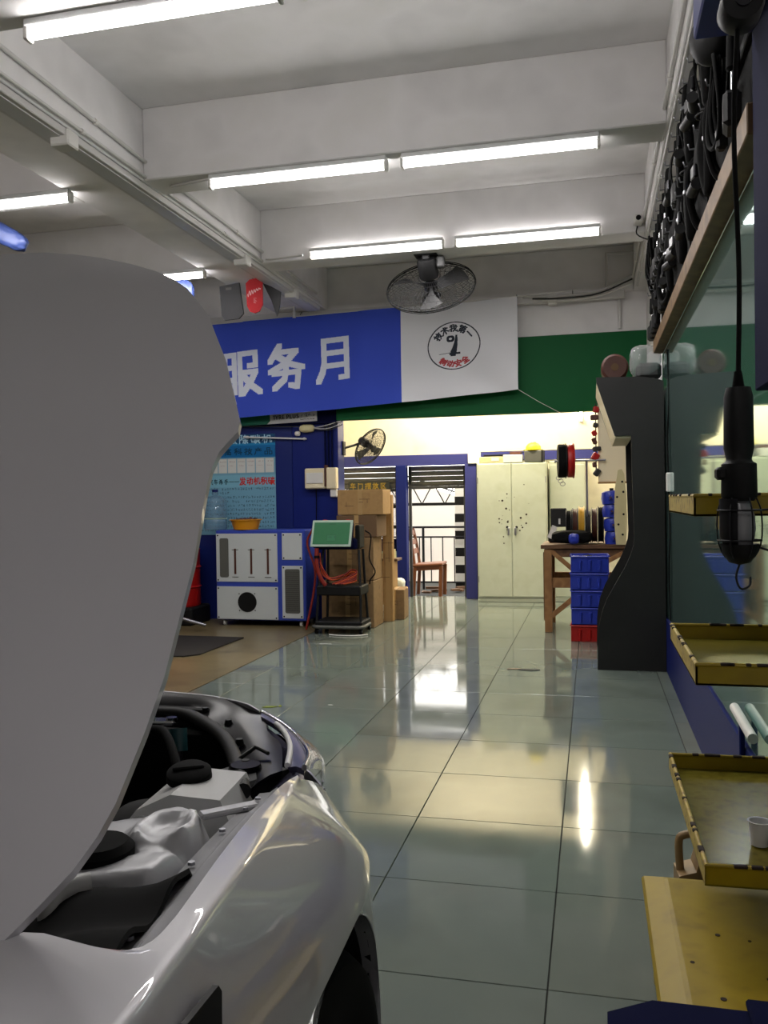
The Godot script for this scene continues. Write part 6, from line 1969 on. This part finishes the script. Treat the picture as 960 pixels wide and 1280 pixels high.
func hang_item(row: int, k: int, at: Vector3) -> void:
	var kind: int = [0, 2, 4, 1, 2, 5, 4, 3, 2, 1][(k * 3 + row * 4 + k / 5) % 10]
	var where := "%s from the blue post on the %s rail" % [ORDINALS[k], "upper" if row == 0 else "lower"]
	var grp := "parts hung on the hook rails"
	var turn := rng.randf_range(-12.0, 12.0)
	var big: float = 0.34 if row == 0 else 0.31
	if k == 1 and row == 0:
		var h := thing("round_cover", "big black round cover hung highest and nearest on the upper hook rail", "cover", Vector3(0.44, 3.03, -3.38), 0.0, grp)
		part(h, "shell", MB.new().lathe([Vector2(0, 0.035), Vector2(0.05, 0.03), Vector2(0.085, 0.012), Vector2(0.095, -0.012), Vector2(0.085, -0.025), Vector2(0.02, -0.03)], 32, Transform3D(MB.frame(Vector3(-0.75, -0.25, 0.7)), Vector3.ZERO)), M.black_plastic)
		part(h, "hang_strap", MB.new().tube([Vector3(0.02, 0.0, 0), Vector3(0.04, 0.33, 0.0)], 0.008, 6), M.black_rubber)
		return
	match kind:
		0:
			var t := thing("fan_belt", "black ribbed fan belt loop, " + where, "belt", at, turn, grp)
			var p := []
			for i in 40:
				var a := TAU * i / 40
				p.append(Vector3(sin(a) * 0.055 * (1.0 + 0.3 * cos(a)), -big * 0.5 + cos(a) * big * 0.5 - 0.005, 0.006 * sin(a * 3.0)))
			part(t, "belt", MB.new().tube(p, 0.013, 6, true), M.black_rubber)
			part(t, "second_loop", MB.new().tube(_shift(p, Vector3(-0.012, -0.03, 0.028)), 0.011, 6, true), M.black_rubber)
		1:
			var t := thing("rubber_hose", "bent black rubber hose, " + where, "hose", at, turn, grp)
			part(t, "hose", MB.new().tube(curve([Vector3(-0.03, 0.0, 0.03), Vector3(-0.035, -0.12, 0.06), Vector3(-0.02, -big, 0.0), Vector3(-0.03, -0.14, -0.06), Vector3(-0.02, 0.015, -0.03)], 26), 0.024, 9), M.black_rubber)
			part(t, "clamp", MB.new().cyl(Vector3(-0.035, -0.11, 0.058), Vector3(-0.0352, -0.125, 0.06), 0.028, -1.0, 12), M.steel)
			part(t, "wire_tie", MB.new().ring(Vector3(-0.03, 0.0, 0.0), Vector3(0, 1, 0), 0.04, 0.004, 16, 5), M.dark_grey)
		2:
			var t := thing("bracket_tool", "dark tool with a bright shaft, " + where, "tool", at, turn, grp)
			part(t, "shaft", MB.new().cyl(Vector3(-0.02, 0.01, 0), Vector3(-0.02, -big, 0), 0.010, -1.0, 10), M.chrome)
			part(t, "head", MB.new().box(Vector3(-0.025, -big * 0.85, 0), Vector3(0.06, 0.12, 0.13), 0.015), M.black_plastic)
			part(t, "grip", MB.new().lathe([Vector2(0, 0.02), Vector2(0.02, 0.015), Vector2(0.024, -0.10), Vector2(0.015, -0.11)], 14, Transform3D(Basis(), Vector3(-0.02, -0.01, 0))), M.black_rubber)
		3:
			var t := thing("cable_coil", "coil of black cable, " + where, "cable", at, turn, grp)
			for q in 4:
				var p := []
				for i in 36:
					var a := TAU * i / 36
					p.append(Vector3(-0.02 - 0.012 * q + 0.008 * sin(a * 2.0 + q), -0.13 + cos(a) * (0.135 + 0.01 * q), sin(a) * (0.085 + 0.008 * q)))
				part(t, "turn_of_cable", MB.new().tube(p, 0.009, 6, true), M.black_rubber)
			part(t, "plug", MB.new().box(Vector3(-0.035, -big * 0.9, 0.03), Vector3(0.04, 0.08, 0.045), 0.01), M.black_plastic)
			part(t, "plug_lead", MB.new().cyl(Vector3(-0.035, -0.24, 0.03), Vector3(-0.035, -big * 0.85, 0.03), 0.007, -1.0, 6), M.black_rubber)
		4:
			var t := thing("strap_wrench", "black strap with a buckle, " + where, "strap", at, turn, grp)
			var p := [[], []]
			for i in 15:
				var f := i / 14.0
				for s in 2:
					p[s].append(Vector3(-0.03 - 0.02 * sin(f * 5.0), 0.01 - big * 1.1 * f, (s - 0.5) * 0.11 + 0.015 * sin(f * 4.0)))
			part(t, "strap", MB.new().patch(p, Vector3(-1, 0, 0), 0.008), M.black_rubber)
			part(t, "buckle", MB.new().box(Vector3(-0.055, -big * 0.5, 0.0), Vector3(0.018, 0.06, 0.075), 0.006), M.dark_metal)
			part(t, "ratchet", MB.new().cyl(Vector3(-0.055, -big * 0.72, -0.06), Vector3(-0.055, -big * 0.72, 0.06), 0.025, -1.0, 14), M.black_plastic)
		5:
			var t := thing("pulley_ring", "round black ring with dull spokes, " + where, "ring", at, turn, grp)
			var c := Vector3(-0.03, -0.155, 0)
			part(t, "ring", MB.new().ring(c, Vector3(1, 0, 0), 0.148, 0.016, 36, 8), M.black_rubber)
			part(t, "hub", MB.new().cyl(c - Vector3(0.02, 0, 0), c + Vector3(0.02, 0, 0), 0.04, -1.0, 18), M.dark_metal)
			for s in 3:
				var a := TAU * s / 3 + 0.4
				part(t, "spoke", MB.new().cyl(c, c + Vector3(0, cos(a), sin(a)) * 0.145, 0.009, -1.0, 8), M.dark_metal)


func _shift(p: Array, d: Vector3) -> Array:
	var r := []
	for q in p:
		r.append(q + d)
	return r


func build_litter() -> void:
	var pts := [Vector3(-2.09, 0.0, -5.36), Vector3(-2.03, 0.0, -5.40), Vector3(-1.71, 0.0, -5.49), Vector3(-0.62, 0.0, -6.90), Vector3(-0.50, 0.0, -6.88)]
	var labs := ["larger yellowish leaf scrap on the tiles in front of the car", "smaller leaf scrap beside the larger yellowish one", "pale crumb on the tiles right of the leaf scraps", "flat brown scrap on the tiles in mid floor", "dark smear of scrap right of the flat brown one"]
	for k in 5:
		var b := MB.new()
		b.prism([Vector2(-0.05, 0.0), Vector2(-0.02, 0.02), Vector2(0.03, 0.015), Vector2(0.055, 0.0), Vector2(0.02, -0.018), Vector2(-0.03, -0.012)], 0.004, Transform3D(Basis(Vector3(1, 0, 0), Vector3(0, 0, -1), Vector3(0, 1, 0)).scaled(Vector3.ONE * [1.0, 0.6, 0.35, 1.1, 1.6][k])))
		var o := single("leaf_scrap", labs[k], "scrap", b, [M.leaf, M.leaf, M.white_plastic, M.wood_dark, M.dirty][k], "scraps on the floor")
		o.position = pts[k]
		o.rotation.y = [0.4, 2.0, 0.0, 0.2, 0.1][k]


func _ready() -> void:
	rng.seed = 20240611
	# ---- camera
	var cam := Camera3D.new()
	cam.name = "camera"
	cam.position = Vector3(0, 1.355, 0)
	cam.rotation_order = EULER_ORDER_YXZ
	cam.rotation_degrees = Vector3(-0.75, 13.547, -0.85)
	cam.fov = 61.30
	cam.near = 0.05
	cam.far = 200.0
	add_child(cam)
	cam.current = true
	# ---- daylight outside the back doors, exposure
	var we := WorldEnvironment.new()
	we.name = "world_environment"
	var env := Environment.new()
	env.background_mode = Environment.BG_COLOR
	env.background_color = Color(1.0, 0.985, 0.96)
	env.background_energy_multiplier = 5.0
	env.tonemap_mode = Environment.TONE_MAPPER_LINEAR
	env.tonemap_exposure = 1.2
	env.sdfgi_enabled = true
	env.ssao_enabled = true
	env.ssil_enabled = true
	we.environment = env
	add_child(we)
	make_materials()
	build_lights()
	# ---- prints
	banner_print()
	poster_print()
	small_sign_prints()
	# ---- structure
	build_floor()
	build_shell()
	build_back_doors()
	build_outside()
	# ---- things, large to small
	build_car()
	build_mirror()
	build_tower()
	build_trays()
	build_banner()
	build_left_corner()
	build_cart()
	build_boxes()
	build_far_end()
	build_fans()
	build_pipes()
	build_hanging()
	build_lamp()
	build_pennants()
	build_litter()
	for o in get_children():
		if o.name == "car":
			rebase(o, Vector3(CX, 0, -1.22))
